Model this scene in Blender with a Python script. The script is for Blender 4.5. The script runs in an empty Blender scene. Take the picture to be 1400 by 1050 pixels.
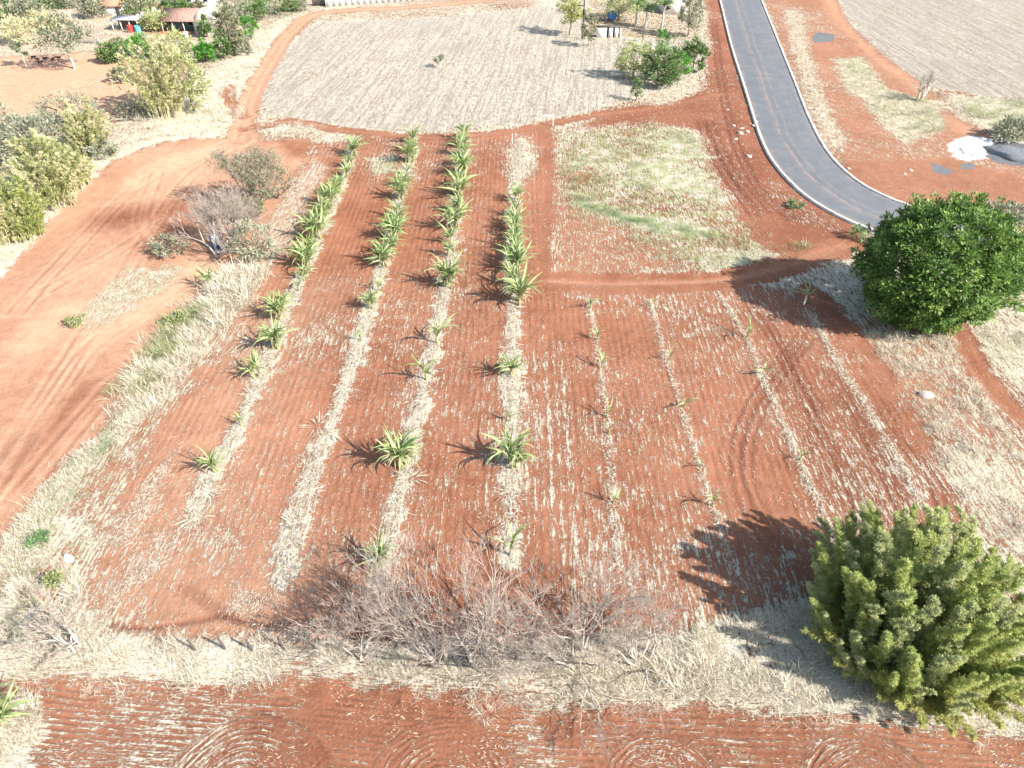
import bpy, math, random
import numpy as np
from mathutils import Vector, Matrix

# ---------------------------------------------------------------- camera, sky, sun, exposure
SC = bpy.context.scene
COL = SC.collection
F, H = 946.0, 40.0                       # focal length in photo pixels, drone height in metres
PITCH = math.atan(812.0 / 946.0)
cd = bpy.data.cameras.new('drone_camera'); cam = bpy.data.objects.new('drone_camera', cd); COL.objects.link(cam)
cam.location = (0, 0, H); cam.rotation_euler = (math.pi / 2 - PITCH, 0, 0)
cd.sensor_width = 36.0; cd.lens = 36.0 * F / 1400.0; cd.clip_start = 0.5; cd.clip_end = 9000
SC.camera = cam

SUN_EL, SHADOW_AZ = math.radians(36.5), math.radians(152.0)     # shadows run towards this heading (ccw from +X)
W = bpy.data.worlds.new('World'); SC.world = W; W.use_nodes = True
nt = W.node_tree
sky = nt.nodes.new('ShaderNodeTexSky'); sky.sky_type = 'NISHITA'; sky.sun_disc = False
sky.sun_elevation = SUN_EL
sun_dir = Vector((-math.cos(SHADOW_AZ) * math.cos(SUN_EL), -math.sin(SHADOW_AZ) * math.cos(SUN_EL), math.sin(SUN_EL)))
sky.sun_rotation = math.atan2(sun_dir.x, sun_dir.y)
sky.air_density = 1.3; sky.dust_density = 1.5
bg = nt.nodes['Background']; bg.inputs['Strength'].default_value = 0.10
nt.links.new(sky.outputs[0], bg.inputs['Color'])
sd = bpy.data.lights.new('sun', 'SUN'); sd.energy = 4.3; sd.angle = math.radians(0.5); sd.color = (1.0, 0.95, 0.88)
sun = bpy.data.objects.new('sun', sd); COL.objects.link(sun)
sun.rotation_euler = sun_dir.to_track_quat('Z', 'Y').to_euler()
vs = SC.view_settings; vs.view_transform = 'Standard'; vs.look = 'None'; vs.gamma = 1.0; vs.use_curve_mapping = False
vs.exposure = 1.52

# ---------------------------------------------------------------- survey: marks read off the drone photo -> ground metres
SP, CP = math.sin(PITCH), math.cos(PITCH)
def G(x, y, z=0.0):
    u = (x - 700.0) / F; v = (525.0 - y) / F
    t = (H - z) / (SP - v * CP)
    return np.array([u * t, (CP + v * SP) * t, z])
def depth(x, y, z=0.0):
    return (H - z) / (SP - (525.0 - y) / F * CP)
def mpp(x, y): return depth(x, y) / F            # metres per photo pixel
def GP(pts): return np.array([G(a, b)[:2] for a, b in pts])
def hgt(base, ytop):                              # height of an upright standing on base and reaching ytop
    b = G(*base); lo, hi = 0.0, 35.0
    for _ in range(40):
        m = (lo + hi) / 2
        dz = m - H; zc = b[1] * CP - dz * SP; yc = b[1] * SP + dz * CP
        if 525 - F * yc / zc > ytop: lo = m
        else: hi = m
    return lo

# ---------------------------------------------------------------- noise
def _h(ix, iy, s):
    n = (ix.astype(np.int64) * 374761393 + iy.astype(np.int64) * 668265263 + s * 974711) & 0xFFFFFFFF
    n = ((n ^ (n >> 13)) * 1274126177) & 0xFFFFFFFF
    return ((n ^ (n >> 16)) & 0xFFFF) / 65535.0
def vn(x, y, s=0):
    x = np.asarray(x, float); y = np.asarray(y, float)
    ix = np.floor(x); iy = np.floor(y); fx = x - ix; fy = y - iy
    fx = fx * fx * (3 - 2 * fx); fy = fy * fy * (3 - 2 * fy)
    a = _h(ix, iy, s); b = _h(ix + 1, iy, s); c = _h(ix, iy + 1, s); d = _h(ix + 1, iy + 1, s)
    return a + (b - a) * fx + (c - a) * fy + (a - b - c + d) * fx * fy
def fbm(x, y, s=0, o=4):
    t = 0; a = .5; n = 0
    for k in range(o):
        t = t + a * vn(x * 2 ** k, y * 2 ** k, s + k * 7); n += a; a *= .55
    return t / n
def gz(x, y):                                     # lie of the land
    r = np.hypot(x, y)
    return (fbm(np.asarray(x) / 14., np.asarray(y) / 14., 3, 3) - .5) * .5 * np.clip((900 - r) / 600, 0, 1)
def on(x, y): return np.array([x, y, float(gz(x, y))])
def GO(px, py):
    g = G(px, py); return on(g[0], g[1])

# ---------------------------------------------------------------- objects, tags, meshes
def tag(o, label=None, cat=None, group=None, kind=None):
    if label: o['label'] = label
    if cat: o['category'] = cat
    if group: o['group'] = group
    if kind: o['kind'] = kind
    return o
def empty(name, loc, rz=0.0, **k):
    o = bpy.data.objects.new(name, None); COL.objects.link(o)
    o.location = loc; o.rotation_euler = (0, 0, rz); o.empty_display_size = .3
    return tag(o, **k)
def link(name, me, parent=None, loc=None, rot=None, scale=None, **k):
    o = bpy.data.objects.new(name, me); COL.objects.link(o)
    if parent is not None: o.parent = parent
    if loc is not None: o.location = loc
    if rot is not None: o.rotation_euler = rot
    if scale is not None: o.scale = scale
    return tag(o, **k)
def mesh(name, V, Fc, mat, attrs=None, smooth=False, mats=None, midx=None):
    V = np.asarray(V, np.float32).reshape(-1, 3); Fc = np.asarray(Fc, np.int32)
    me = bpy.data.meshes.new(name); k = Fc.shape[1]; n = len(Fc)
    me.vertices.add(len(V)); me.vertices.foreach_set('co', V.ravel())
    me.loops.add(n * k); me.loops.foreach_set('vertex_index', Fc.ravel())
    me.polygons.add(n); me.polygons.foreach_set('loop_start', np.arange(0, n * k, k, dtype=np.int32))
    me.polygons.foreach_set('loop_total', np.full(n, k, np.int32))
    if smooth: me.polygons.foreach_set('use_smooth', np.ones(n, bool))
    for a, d in (attrs or {}).items():
        t = me.attributes.new(a, 'FLOAT', 'POINT'); t.data.foreach_set('value', np.asarray(d, np.float32))
    for m in (mats or [mat]): me.materials.append(m)
    if midx is not None: me.polygons.foreach_set('material_index', np.asarray(midx, np.int32))
    me.update(calc_edges=True); return me
def cat_parts(parts):                             # [(V,F)] of equal face size -> one V,F
    Vs, Fs, o = [], [], 0
    for V, Fc in parts:
        Vs.append(V); Fs.append(np.asarray(Fc) + o); o += len(V)
    return np.concatenate(Vs), np.concatenate(Fs)
BOXF = np.array([[0, 3, 2, 1], [4, 5, 6, 7], [0, 1, 5, 4], [1, 2, 6, 5], [2, 3, 7, 6], [3, 0, 4, 7]])
def box(x0, x1, y0, y1, z0, z1):
    return np.array([[x0, y0, z0], [x1, y0, z0], [x1, y1, z0], [x0, y1, z0], [x0, y0, z1], [x1, y0, z1], [x1, y1, z1], [x0, y1, z1]], float), BOXF
def tube(P, R, sides=5):
    P = np.asarray(P, float); n = len(P); R = np.broadcast_to(np.asarray(R, float), (n,))
    T = np.gradient(P, axis=0); T /= np.linalg.norm(T, axis=1)[:, None] + 1e-9
    ref = np.array([0.31, 0.95, 0.02]) if abs(T[0][2]) > .6 else np.array([0.03, 0.05, 1.])
    A = np.cross(T, ref); A /= np.linalg.norm(A, axis=1)[:, None] + 1e-9; B = np.cross(T, A)
    a = np.arange(sides) * 2 * math.pi / sides
    V = P[:, None] + R[:, None, None] * (np.cos(a)[None, :, None] * A[:, None] + np.sin(a)[None, :, None] * B[:, None])
    i = np.arange(n - 1)[:, None] * sides; j = np.arange(sides)[None]; j2 = (j + 1) % sides
    Fc = np.stack([i + j, i + j2, i + sides + j2, i + sides + j], -1).reshape(-1, 4)
    return V.reshape(-1, 3), Fc
def lathe(prof, n=16):                            # prof [(r,z)]
    a = np.arange(n) * 2 * math.pi / n
    V = np.array([[r * math.cos(t), r * math.sin(t), z] for r, z in prof for t in a])
    Fc = [[k * n + j, k * n + (j + 1) % n, (k + 1) * n + (j + 1) % n, (k + 1) * n + j] for k in range(len(prof) - 1) for j in range(n)]
    return V, np.array(Fc)

# ---------------------------------------------------------------- node helper and materials
class NT:
    def __init__(s, name):
        s.m = bpy.data.materials.new(name); s.m.use_nodes = True; s.t = s.m.node_tree
        s.b = s.t.nodes['Principled BSDF']; s.o = s.t.nodes['Material Output']
    def n(s, kind, ins=None, **p):
        d = s.t.nodes.new('ShaderNode' + kind)
        for k, v in p.items(): setattr(d, k, v)
        for k, v in (ins or {}).items():
            if isinstance(v, bpy.types.NodeSocket): s.t.links.new(v, d.inputs[k])
            else: d.inputs[k].default_value = v
        return d
    def math(s, op, a, b=0.0, c=None, clamp=False):
        ins = {0: a, 1: b}
        if c is not None: ins[2] = c
        return s.n('Math', ins, operation=op, use_clamp=clamp).outputs[0]
    def mix(s, f, a, b):
        d = s.t.nodes.new('ShaderNodeMix'); d.data_type = 'RGBA'
        for i, v in ((0, f), (6, a), (7, b)):
            if isinstance(v, bpy.types.NodeSocket): s.t.links.new(v, d.inputs[i])
            else: d.inputs[i].default_value = (*v, 1) if isinstance(v, tuple) and len(v) == 3 else v
        return d.outputs[2]
    def noise(s, vec, scale, detail=4, rough=.6, out=0):
        return s.n('TexNoise', {'Vector': vec, 'Scale': scale, 'Detail': detail, 'Roughness': rough}).outputs[out]
    def attr(s, name): return s.n('Attribute', attribute_name=name).outputs['Fac']
    def mapr(s, v, a, b, c=0., d=1.): return s.n('MapRange', {0: v, 1: a, 2: b, 3: c, 4: d}, interpolation_type='SMOOTHSTEP').outputs[0]
    def obj(s): return s.n('TexCoord').outputs['Object']
    def geo(s): return s.n('NewGeometry').outputs['Position']
    def vscale(s, v, sc): return s.n('Mapping', {'Vector': v, 'Scale': sc}).outputs[0]
    def fin(s, col, rough=.9, bump=None, dist=.05, strength=1., spec=.2, transl=0.):
        s.b.inputs['Specular IOR Level'].default_value = spec
        if isinstance(rough, float): s.b.inputs['Roughness'].default_value = rough
        else: s.t.links.new(rough, s.b.inputs['Roughness'])
        if isinstance(col, tuple): s.b.inputs['Base Color'].default_value = (*col, 1)
        else: s.t.links.new(col, s.b.inputs['Base Color'])
        if bump is not None:
            b = s.n('Bump', {'Height': bump, 'Distance': dist, 'Strength': strength}); s.t.links.new(b.outputs[0], s.b.inputs['Normal'])
        if transl > 0:
            t = s.n('BsdfTranslucent', {'Color': col if not isinstance(col, tuple) else (*col, 1)})
            x = s.n('MixShader', {0: transl, 1: s.b.outputs[0], 2: t.outputs[0]}); s.t.links.new(x.outputs[0], s.o.inputs[0])
        return s.m

def leaf_mat(name, a, b, c=None, transl=.25, rough=.55, spec=.3, objvar=.0):
    """leaf colour from a random tint stored per leaf: a -> b, a few c"""
    s = NT(name); t = s.attr('tint')
    col = s.mix(s.mapr(t, .1, .8), a, b)
    if c: col = s.mix(s.mapr(t, .86, .93), col, c)
    if objvar:
        r = s.n('ObjectInfo').outputs['Random']
        h = s.n('HueSaturation', {'Hue': s.math('ADD', s.math('MULTIPLY', r, -.03 * objvar), .5 + .012 * objvar), 'Saturation': s.math('ADD', s.math('MULTIPLY', r, -.3 * objvar), 1. + .1 * objvar), 'Value': s.math('ADD', s.math('MULTIPLY', r, .5 * objvar), 1. - .2 * objvar), 'Color': col})
        col = h.outputs[0]
    return s.fin(col, rough, spec=spec, transl=transl)
def plain(name, col, var=.25, scale=3., rough=.85, bump=.02, spec=.2, metal=0.):
    s = NT(name); p = s.obj(); n = s.noise(p, scale, 6, .65)
    c2 = tuple(max(0, x * (1 - var)) for x in col); c1 = tuple(min(.9, x * (1 + var)) for x in col)
    s.b.inputs['Metallic'].default_value = metal
    return s.fin(s.mix(s.mapr(n, .3, .7), c2, c1), rough, n, bump, spec=spec)

def ground_mat():
    s = NT('laterite_ground'); p = s.geo()
    A = {k: s.attr(k) for k in ('straw', 'dust', 'green', 'dark', 'stub', 'white', 'tar', 'fu', 'fa', 'lay')}
    n1 = s.noise(p, .09, 5, .6); n2 = s.noise(p, .8, 6, .65)
    wob = s.math('MULTIPLY', s.math('SUBTRACT', s.noise(p, .35, 3), .5), .35); br = s.mapr(s.noise(p, .45, 4, .7), .35, .7, .15, 1.)
    fu = s.math('ADD', A['fu'], wob)
    fur = s.math('MULTIPLY', s.math('SINE', s.math('MULTIPLY', fu, 2 * math.pi / .62)), br)
    # streaky fibres: noise in (along furrow squeezed) coordinates for the fields, isotropic elsewhere
    sep = s.n('SeparateXYZ', {0: p})
    fv = s.n('CombineXYZ', {0: s.math('MULTIPLY', A['fu'], 6.0), 1: s.math('MULTIPLY', s.n('SeparateXYZ', {0: p}).outputs[1], .9), 2: s.math('MULTIPLY', sep.outputs[0], 1.2)}).outputs[0]
    n3 = s.noise(fv, 1.0, 5, .72)
    n4 = s.noise(p, 4.6, 6, .78)
    n5 = s.noise(p, 9., 3, .7)
    spk = s.math('MULTIPLY_ADD', s.math('SUBTRACT', n3, .5), 2.6, s.math('MULTIPLY', s.math('SUBTRACT', n4, .5), 1.5))
    val = s.math('ADD', s.math('SUBTRACT', A['straw'], .5), spk)
    val = s.math('ADD', val, s.math('MULTIPLY', s.math('MULTIPLY', fur, A['fa']), .13))
    val = s.math('ADD', val, s.math('MULTIPLY', s.math('SUBTRACT', n2, .5), .5))
    m = s.mapr(val, -.10, .22)
    red = s.mix(s.mapr(n2, .3, .72), (.140, .046, .023), (.225, .085, .043))
    red = s.mix(s.mapr(n4, .42, .75, 0., .8), red, (.28, .120, .068)); red = s.mix(s.mapr(n4, .28, .48, .75, 0.), red, (.10, .032, .02))
    red = s.mix(s.mapr(n1, .35, .7, 0., .6), red, (.31, .135, .08)); red = s.mix(s.mapr(s.noise(p, .22, 5, .7), .5, .72, 0., .55), red, (.15, .05, .027))
    red = s.mix(s.math('MULTIPLY', A['dust'], s.mapr(n2, .15, .8, .55, 1.)), red, (.51, .315, .205))
    red = s.mix(s.math('MULTIPLY', A['dark'], s.mapr(n2, .2, .7, .5, 1.)), red, (.105, .034, .022))
    st = s.mix(s.mapr(n5, .25, .75), (.27, .225, .165), (.66, .60, .49))
    st = s.mix(s.mapr(n2, .4, .75, 0., .55), st, (.50, .46, .39))
    st = s.mix(s.math('MULTIPLY', A['green'], s.mapr(s.noise(p, .55, 5, .7), .36, .62)), st, (.24, .27, .12))
    col = s.mix(m, red, st)
    sb = s.mix(s.mapr(n3, .34, .64), (.23, .185, .145), (.48, .43, .35))
    sb = s.mix(s.mapr(n1, .38, .68, 0., .6), sb, (.34, .31, .26)); sb = s.mix(s.mapr(n2, .5, .78, 0., .7), sb, (.55, .51, .42)); sb = s.mix(s.mapr(s.noise(p, .2, 6, .75), .54, .7, 0., .6), sb, (.27, .25, .17)); sb = s.mix(s.mapr(s.noise(p, .33, 6, .8), .60, .72, 0., .7), sb, (.27, .14, .09))
    sb = s.mix(s.math('MULTIPLY', A['dark'], .8), sb, (.27, .235, .20)); sk = s.noise(s.n('CombineXYZ', {0: s.math('MULTIPLY', A['fu'], 3.4), 1: s.math('MULTIPLY', sep.outputs[1], .09), 2: 3.3}).outputs[0], 1., 3, .6); sb = s.mix(s.mapr(sk, .47, .60, 0., .45), sb, (.22, .175, .135)); sb = s.mix(s.mapr(sk, .30, .42, .35, 0.), sb, (.50, .455, .375)); col = s.mix(A['stub'], col, sb)
    col = s.mix(s.mapr(s.math('ADD', A['white'], s.math('ADD', s.math('MULTIPLY', s.math('SUBTRACT', n4, .5), 1.2), s.math('MULTIPLY', s.math('SUBTRACT', n2, .5), 1.1))), .35, .75), col, (.74, .73, .70))
    col = s.mix(s.mapr(s.math('ADD', A['tar'], s.math('MULTIPLY', s.math('SUBTRACT', n4, .5), 1.4)), .35, .75), col, (.14, .142, .15))
    h = s.math('ADD', s.math('MULTIPLY', s.math('MULTIPLY', fur, A['fa']), .15), s.math('MULTIPLY', n4, .5))
    h = s.math('ADD', h, s.math('MULTIPLY', s.math('MULTIPLY', m, n5), .6))
    h = s.math('ADD', h, s.math('MULTIPLY', n2, .5))
    return s.fin(col, .95, h, .30, .8, spec=.08)

# ---------------------------------------------------------------- ground sheet: survey polygons painted as what lies there
def seg_d(px, py, a, b):
    ex, ey = b[0] - a[0], b[1] - a[1]
    t = np.clip(((px - a[0]) * ex + (py - a[1]) * ey) / (ex * ex + ey * ey + 1e-9), 0, 1)
    return np.hypot(px - a[0] - t * ex, py - a[1] - t * ey)
def line_d(px, py, L):
    L = np.asarray(L); out = np.full(px.shape, 1e3); k = (px > L[:, 0].min() - 14) & (px < L[:, 0].max() + 14) & (py > L[:, 1].min() - 14) & (py < L[:, 1].max() + 14)
    qx, qy = px[k], py[k]; d = np.full(qx.shape, 1e3)
    for a, b in zip(L[:-1], L[1:]): d = np.minimum(d, seg_d(qx, qy, a, b))
    out[k] = d; return out
def poly_sd(px, py, L):
    L = np.asarray(L); full = np.full(px.shape, 1e3); k = (px > L[:, 0].min() - 14) & (px < L[:, 0].max() + 14) & (py > L[:, 1].min() - 14) & (py < L[:, 1].max() + 14)
    px, py = px[k], py[k]; d = np.full(px.shape, 1e9); ins = np.zeros(px.shape, bool)
    for a, b in zip(L, np.roll(L, -1, 0)):
        d = np.minimum(d, seg_d(px, py, a, b))
        c = (a[1] > py) != (b[1] > py)
        if b[1] != a[1]: ins ^= c & (px < (b[0] - a[0]) * (py - a[1]) / (b[1] - a[1]) + a[0])
    full[k] = np.where(ins, -d, d); return full
def spline(L, n=12):
    L = np.asarray(L, float); Q = np.vstack([2 * L[0] - L[1], L, 2 * L[-1] - L[-2]]); out = []
    for i in range(1, len(Q) - 2):
        p0, p1, p2, p3 = Q[i - 1:i + 3]
        for t in np.linspace(0, 1, n, endpoint=False):
            out.append(.5 * ((2 * p1) + (p2 - p0) * t + (2 * p0 - 5 * p1 + 4 * p2 - p3) * t * t + (3 * p1 - p0 - 3 * p2 + p3) * t ** 3))
    out.append(L[-1]); return np.array(out)
def resample(L, n):
    s = np.r_[0, np.cumsum(np.hypot(*np.diff(L, axis=0).T))]; t = np.linspace(0, s[-1], n)
    return np.stack([np.interp(t, s, L[:, 0]), np.interp(t, s, L[:, 1])], 1)

ROAD_L = resample(spline(GP([(948, -130), (975, -30), (985, 0), (1000, 60), (1019, 120), (1040, 185), (1061, 225), (1098, 264), (1140, 291), (1185, 311), (1290, 345), (1400, 370), (1560, 392)])), 150)
ROAD_R = resample(spline(GP([(990, -130), (1028, -30), (1040, 0), (1060, 50), (1084, 110), (1106, 165), (1131, 210), (1165, 244), (1202, 266), (1240, 281), (1320, 304), (1400, 321), (1560, 340)])), 150)
ROAD = np.vstack([ROAD_L, ROAD_R[::-1]])
ROWS = [[(484, 190), (466, 255), (440, 315), (415, 370), (385, 440), (360, 505), (325, 590), (290, 650), (262, 720)],
        [(568, 185), (548, 260), (525, 355), (508, 410), (490, 470), (460, 560), (432, 630), (405, 715), (385, 795)],
        [(634, 185), (625, 260), (612, 380), (595, 460), (580, 525), (558, 630), (535, 720), (522, 790)],
        [(712, 190), (704, 265), (702, 370), (701, 515), (700, 630), (697, 760)],
        [(804, 412), (815, 465), (824, 530), (832, 600), (838, 690), (846, 780)],
        [(887, 410), (908, 480), (932, 560), (957, 640), (978, 705), (1000, 780)],
        [(985, 405), (1020, 460), (1044, 520), (1080, 600), (1115, 683), (1140, 740)],
        [(1105, 425), (1122, 453), (1150, 502), (1190, 563), (1228, 631), (1258, 690)]]
ROWW = [.56, .60, .56, .70, .18, .14, .18, .26]
ROWL = [spline(GP(r), 8) for r in ROWS]

FIELD = GP([(425, 195), (480, 188), (620, 186), (750, 178), (757, 180), (752, 300), (745, 378), (985, 383), (1100, 395), (1135, 420), (1200, 500), (1275, 600), (1335, 715), (1150, 800), (905, 865), (700, 885), (440, 880), (100, 872), (130, 760), (215, 600), (280, 500), (335, 380), (395, 270)])
PLOUGH = GP([(-300, 935), (0, 930), (250, 930), (430, 932), (600, 945), (700, 952), (745, 968), (860, 962), (980, 968), (1130, 985), (1400, 1010), (1700, 1040), (1700, 1400), (-300, 1400)])
STUB1 = GP([(438, 30), (600, 24), (760, 8), (962, 15), (968, 60), (955, 100), (872, 132), (760, 160), (640, 176), (520, 176), (430, 168), (372, 158), (350, 138), (362, 100), (392, 55)])
STUB2 = GP([(1140, -40), (1150, 10), (1185, 60), (1245, 105), (1300, 125), (1400, 140), (1800, 190), (1900, -40)])
YARD = GP([(195, 205), (262, 188), (330, 192), (420, 190), (425, 200), (395, 262), (345, 350), (285, 395), (215, 455), (185, 520), (180, 565), (100, 640), (0, 768), (-300, 1010), (-500, 560), (-120, 450), (0, 372), (60, 300), (140, 230)])
TRACKS = [(GP([(326, 192), (333, 168), (345, 130), (365, 92), (398, 45), (440, 18), (560, 10), (720, -4)]), 1.9, .55),
          (GP([(336, 176), (400, 166), (470, 178), (600, 188), (700, 180), (800, 160), (900, 148), (985, 128)]), 1.1, .0),
          (GP([(310, 120), (318, 145), (335, 160)]), 1.2, .1),
          (GP([(742, 384), (860, 388), (985, 382), (1060, 366), (1160, 335)]), 1.9, .0),
          (GP([(748, 182), (748, 260), (741, 378)]), .8, .0),
          (GP([(1105, 395), (1140, 425), (1185, 480), (1215, 520)]), .9, .0),
          (GP([(1308, 450), (1345, 515), (1400, 575), (1500, 660)]), 1.1, .0)]

def make_ground():
    ys = [-3000, -800, -250, -90, -40, -15, -4]; y = 2.0
    while y < 262: ys.append(y); y += (.10 + .0033 * max(y, 12)) * (1.0 if y < 215 else 2.5)
    ys += [262, 275, 295, 330, 400, 550, 900, 1600, 3200]
    ys = np.array(ys); nc = 700
    u = np.linspace(-1, 1, nc); u = np.r_[-60, -20, -7, -3, -1.7, -1.25, u, 1.25, 1.7, 3, 7, 20, 60]
    Wd = 38 + .60 * np.clip(ys, 0, 270)
    X = u[None] * Wd[:, None]; Y = np.broadcast_to(ys[:, None], X.shape)
    x = X.ravel(); y = Y.ravel(); N = len(x)
    w1 = fbm(x / 2.2, y / 2.2, 11, 4) - .5; w2 = fbm(x / .7, y / .7, 23, 3) - .5
    big = fbm(x / 9., y / 9., 41, 4)
    z = gz(x, y).astype(float)
    A = {k: np.zeros(N) for k in ('straw', 'dust', 'green', 'dark', 'stub', 'white', 'tar', 'fu', 'fa', 'lay')}
    A['straw'][:] = .62 + .5 * (big - .5); A['fu'][:] = x; A['green'][:] = .25
    reg = np.zeros(N, int)
    def msk(sd, soft=.6, wob=2.2): return np.clip(.5 - (sd + wob * w1 + .9 * w2) / (2 * soft), 0, 1)
    def put(k, m, v): A[k] = A[k] * (1 - m) + v * m
    def P(pts, soft=.6, wob=2.2): return msk(poly_sd(x, y, GP(pts)), soft, wob)
    def Ln(pts, w, soft=.5, wob=1.6): return msk(line_d(x, y, GP(pts)) - w, soft, wob)
    # --- crop field: red tilled soil, litter combed along the rows
    sdf = poly_sd(x, y, FIELD); m = msk(sdf, .8, 2.5); reg[sdf < 0] = 1
    put('straw', m, .205 + .85 * (big - .5) + .3 * w1); put('green', m, .12); put('fa', m, .8); put('dust', m, .1)
    put('fu', (sdf < 6).astype(float), x - .0096 * y)
    m2 = P([(330, 400), (420, 400), (330, 700), (400, 880), (90, 880), (130, 720), (230, 570)], 6, 5)      # drier, dustier side by the yard, also paled for the hazy brightness there
    put('dust', m2, .55); A['straw'] += m2 * .12 * m
    m2 = P([(80, 760), (260, 600), (300, 680), (330, 760), (400, 880), (90, 880)], 3, 5); A['straw'] += m2 * .13
    m2 = P([(210, 800), (440, 760), (450, 880), (215, 872)], 1.5, 3); put('straw', m2, .12); put('dust', m2, .5); put('fa', m2, .25)
    m2 = P([(985, 395), (1110, 420), (1330, 715), (1140, 760), (1040, 560)], 4, 5); A['straw'] += m2 * .05; put('dark', m2, .25)
    m2 = P([(745, 560), (1000, 600), (1130, 770), (900, 870), (700, 860), (700, 640)], 5, 6); A['straw'] += m2 * .13
    m2 = P([(430, 640), (520, 560), (690, 560), (690, 760), (440, 760)], 5, 6); A['straw'] += m2 * .07
    m2 = P([(425, 195), (750, 180), (745, 330), (380, 330)], 4, 4); A['straw'] -= m2 * .06
    m2 = P([(430, 755), (1130, 765), (905, 872), (430, 885)], 2.0, 3); A['straw'] += m2 * .05; A['dark'] += m2 * .1
    # --- strips of litter under each row
    for i, (L, w) in enumerate(zip(ROWL, ROWW)):
        d = line_d(x, y, L); wv = w * (.65 + .9 * fbm(x * 0 + y / 3.1, y * 0 + i * 9.7, 5, 3))
        mm = np.clip(.5 - (d - wv + 1.9 * w1 + 1.1 * w2) / .7, 0, 1)
        put('straw', mm, np.clip((.80 if i < 4 else .58) + .9 * w1, 0, .95)); put('dust', mm, .2); z += .07 * mm
        mm = np.clip(.5 - (d - wv * 2.3 + 1.6 * w1) / 2., 0, 1); A['straw'] += mm * .05
        A['fa'] *= 1 - .6 * mm
    # thin combed lines of straw beside the fourth row, and wheel tracks turning through the young rows
    for px0, px1, v in ((752, 757, .36), (766, 770, .24), (776, 790, .34), (738, 728, .2), (612, 600, .15), (672, 655, .2)):
        d = line_d(x, y, GP([(px0 - 12, 430), (px0, 600), (px1, 770)])); A['straw'] += v * np.exp(-(d / .16) ** 2) * np.clip(.4 + vn(x / .5, y / 1.7, 8), 0, 1)
    arcs = [[(1095, 455), (1048, 515), (1012, 580), (1003, 640), (1020, 700), (1060, 760)], [(1108, 462), (1062, 520), (1028, 585), (1020, 640), (1040, 700), (1080, 755)],
            [(1128, 500), (1165, 560), (1205, 640), (1240, 720)], [(1190, 560), (1235, 610), (1275, 660), (1290, 720)], [(1020, 410), (1060, 470), (1095, 540), (1150, 640), (1180, 720)],
            [(310, 840), (200, 858), (140, 850)], [(1040, 425), (1085, 500), (1120, 560)], [(250, 800), (330, 850), (430, 850)]]
    for a in arcs:
        L = spline(GP(a), 10)
        for off in (-.35, .35):
            d = line_d(x, y, L + [off, 0]); g = np.exp(-(d / .2) ** 2); A['dark'] += .4 * g; z -= .05 * g; A['straw'] -= .1 * g
            g = np.exp(-((d - .4) / .2) ** 2); A['straw'] += .05 * g; z += .02 * g
    # --- bare yard
    sdy = poly_sd(x, y, YARD); m = msk(sdy, .7, 2.0); reg[sdy < 0] = 2
    put('straw', m, .17 + .16 * (big - .5)); put('dust', m, .66 + .6 * (big - .5)); put('green', m, .3); put('fa', m, 0); put('dark', m, 0)  # pale packed earth, its dust raised further for the washed-out brightness here
    m2 = Ln([(332, 188), (290, 205), (235, 222), (190, 245)], 2.3, 1.2); put('dust', m2, 1.); put('straw', m2, .06)
    m2 = Ln([(268, 365), (220, 405), (165, 432), (85, 425), (40, 470)], 1.7, 1.2); put('dust', m2, 1.); put('straw', m2, .03)
    m2 = Ln([(0, 560), (120, 500), (60, 640), (-60, 760)], 3.6, 2.5); put('dust', m2, .55); put('straw', m2, .05)
    m2 = Ln([(150, 300), (230, 290), (215, 330)], 2.8, 2.); put('dust', m2, .05); put('dark', m2, .15); put('straw', m2, .1)
    m2 = Ln([(110, 540), (60, 590), (20, 640)], 1.5, 2.); put('dust', m2, .1)
    m2 = P([(92, 440), (140, 395), (175, 368), (248, 363), (244, 382), (185, 425), (130, 450)], .8, 2.5); put('straw', m2, .63); put('green', m2, .55)
    m2 = P([(425, 192), (380, 190), (395, 215), (450, 215)], 1., 1.); put('dust', m2, .1)
    m2 = P([(430, 215), (450, 230), (400, 330), (330, 420), (300, 420), (345, 340), (390, 260)], 1.2, 2.); put('straw', m2, .56); put('dust', m2, .6)
    for a in ([(335, 192), (262, 240), (205, 320), (150, 410), (70, 530), (0, 640)], [(325, 190), (240, 225), (175, 265), (120, 320), (20, 430)], [(268, 372), (190, 430), (120, 480), (60, 560), (-20, 680)], [(230, 300), (150, 350), (60, 400)], [(160, 520), (90, 600), (10, 700)], [(215, 235), (195, 300), (220, 350)]):
        for off in (-.8, .8):
            d = line_d(x, y, spline(GP(a), 8) + [off, 0]); g = np.exp(-(d / .22) ** 2) * np.clip(vn(x / 3., y / 3., 66) * 2 - .5, 0, 1); A['dark'] += .35 * g; z -= .05 * g; A['dust'] += .25 * np.exp(-((d - .45) / .25) ** 2)
    # --- verges
    m2 = Ln([(-140, 470), (0, 362), (60, 290), (140, 218), (215, 190), (310, 180)], 1.5, .6, 2.); put('straw', m2, .98); put('green', m2, .1); z += .12 * m2
    m2 = P([(225, 190), (165, 150), (220, 120), (300, 95), (395, 20), (330, 185)], 1.5, 3.); put('straw', m2, .84); put('green', m2, .2)
    for a, w in ((([(335, 375), (300, 420), (262, 455), (225, 500), (195, 545)]), 2.1), ([(200, 550), (165, 585), (120, 625), (75, 680), (40, 730), (-10, 800), (-80, 880)], 1.6), ([(60, 740), (20, 800), (0, 860), (40, 880), (90, 880)], 2.5)):
        m2 = Ln(a, w, .9, 3.0); put('straw', m2, .70 + .8 * w1); put('green', m2, .5); put('fa', m2, 0); put('dust', m2, .3)
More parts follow.
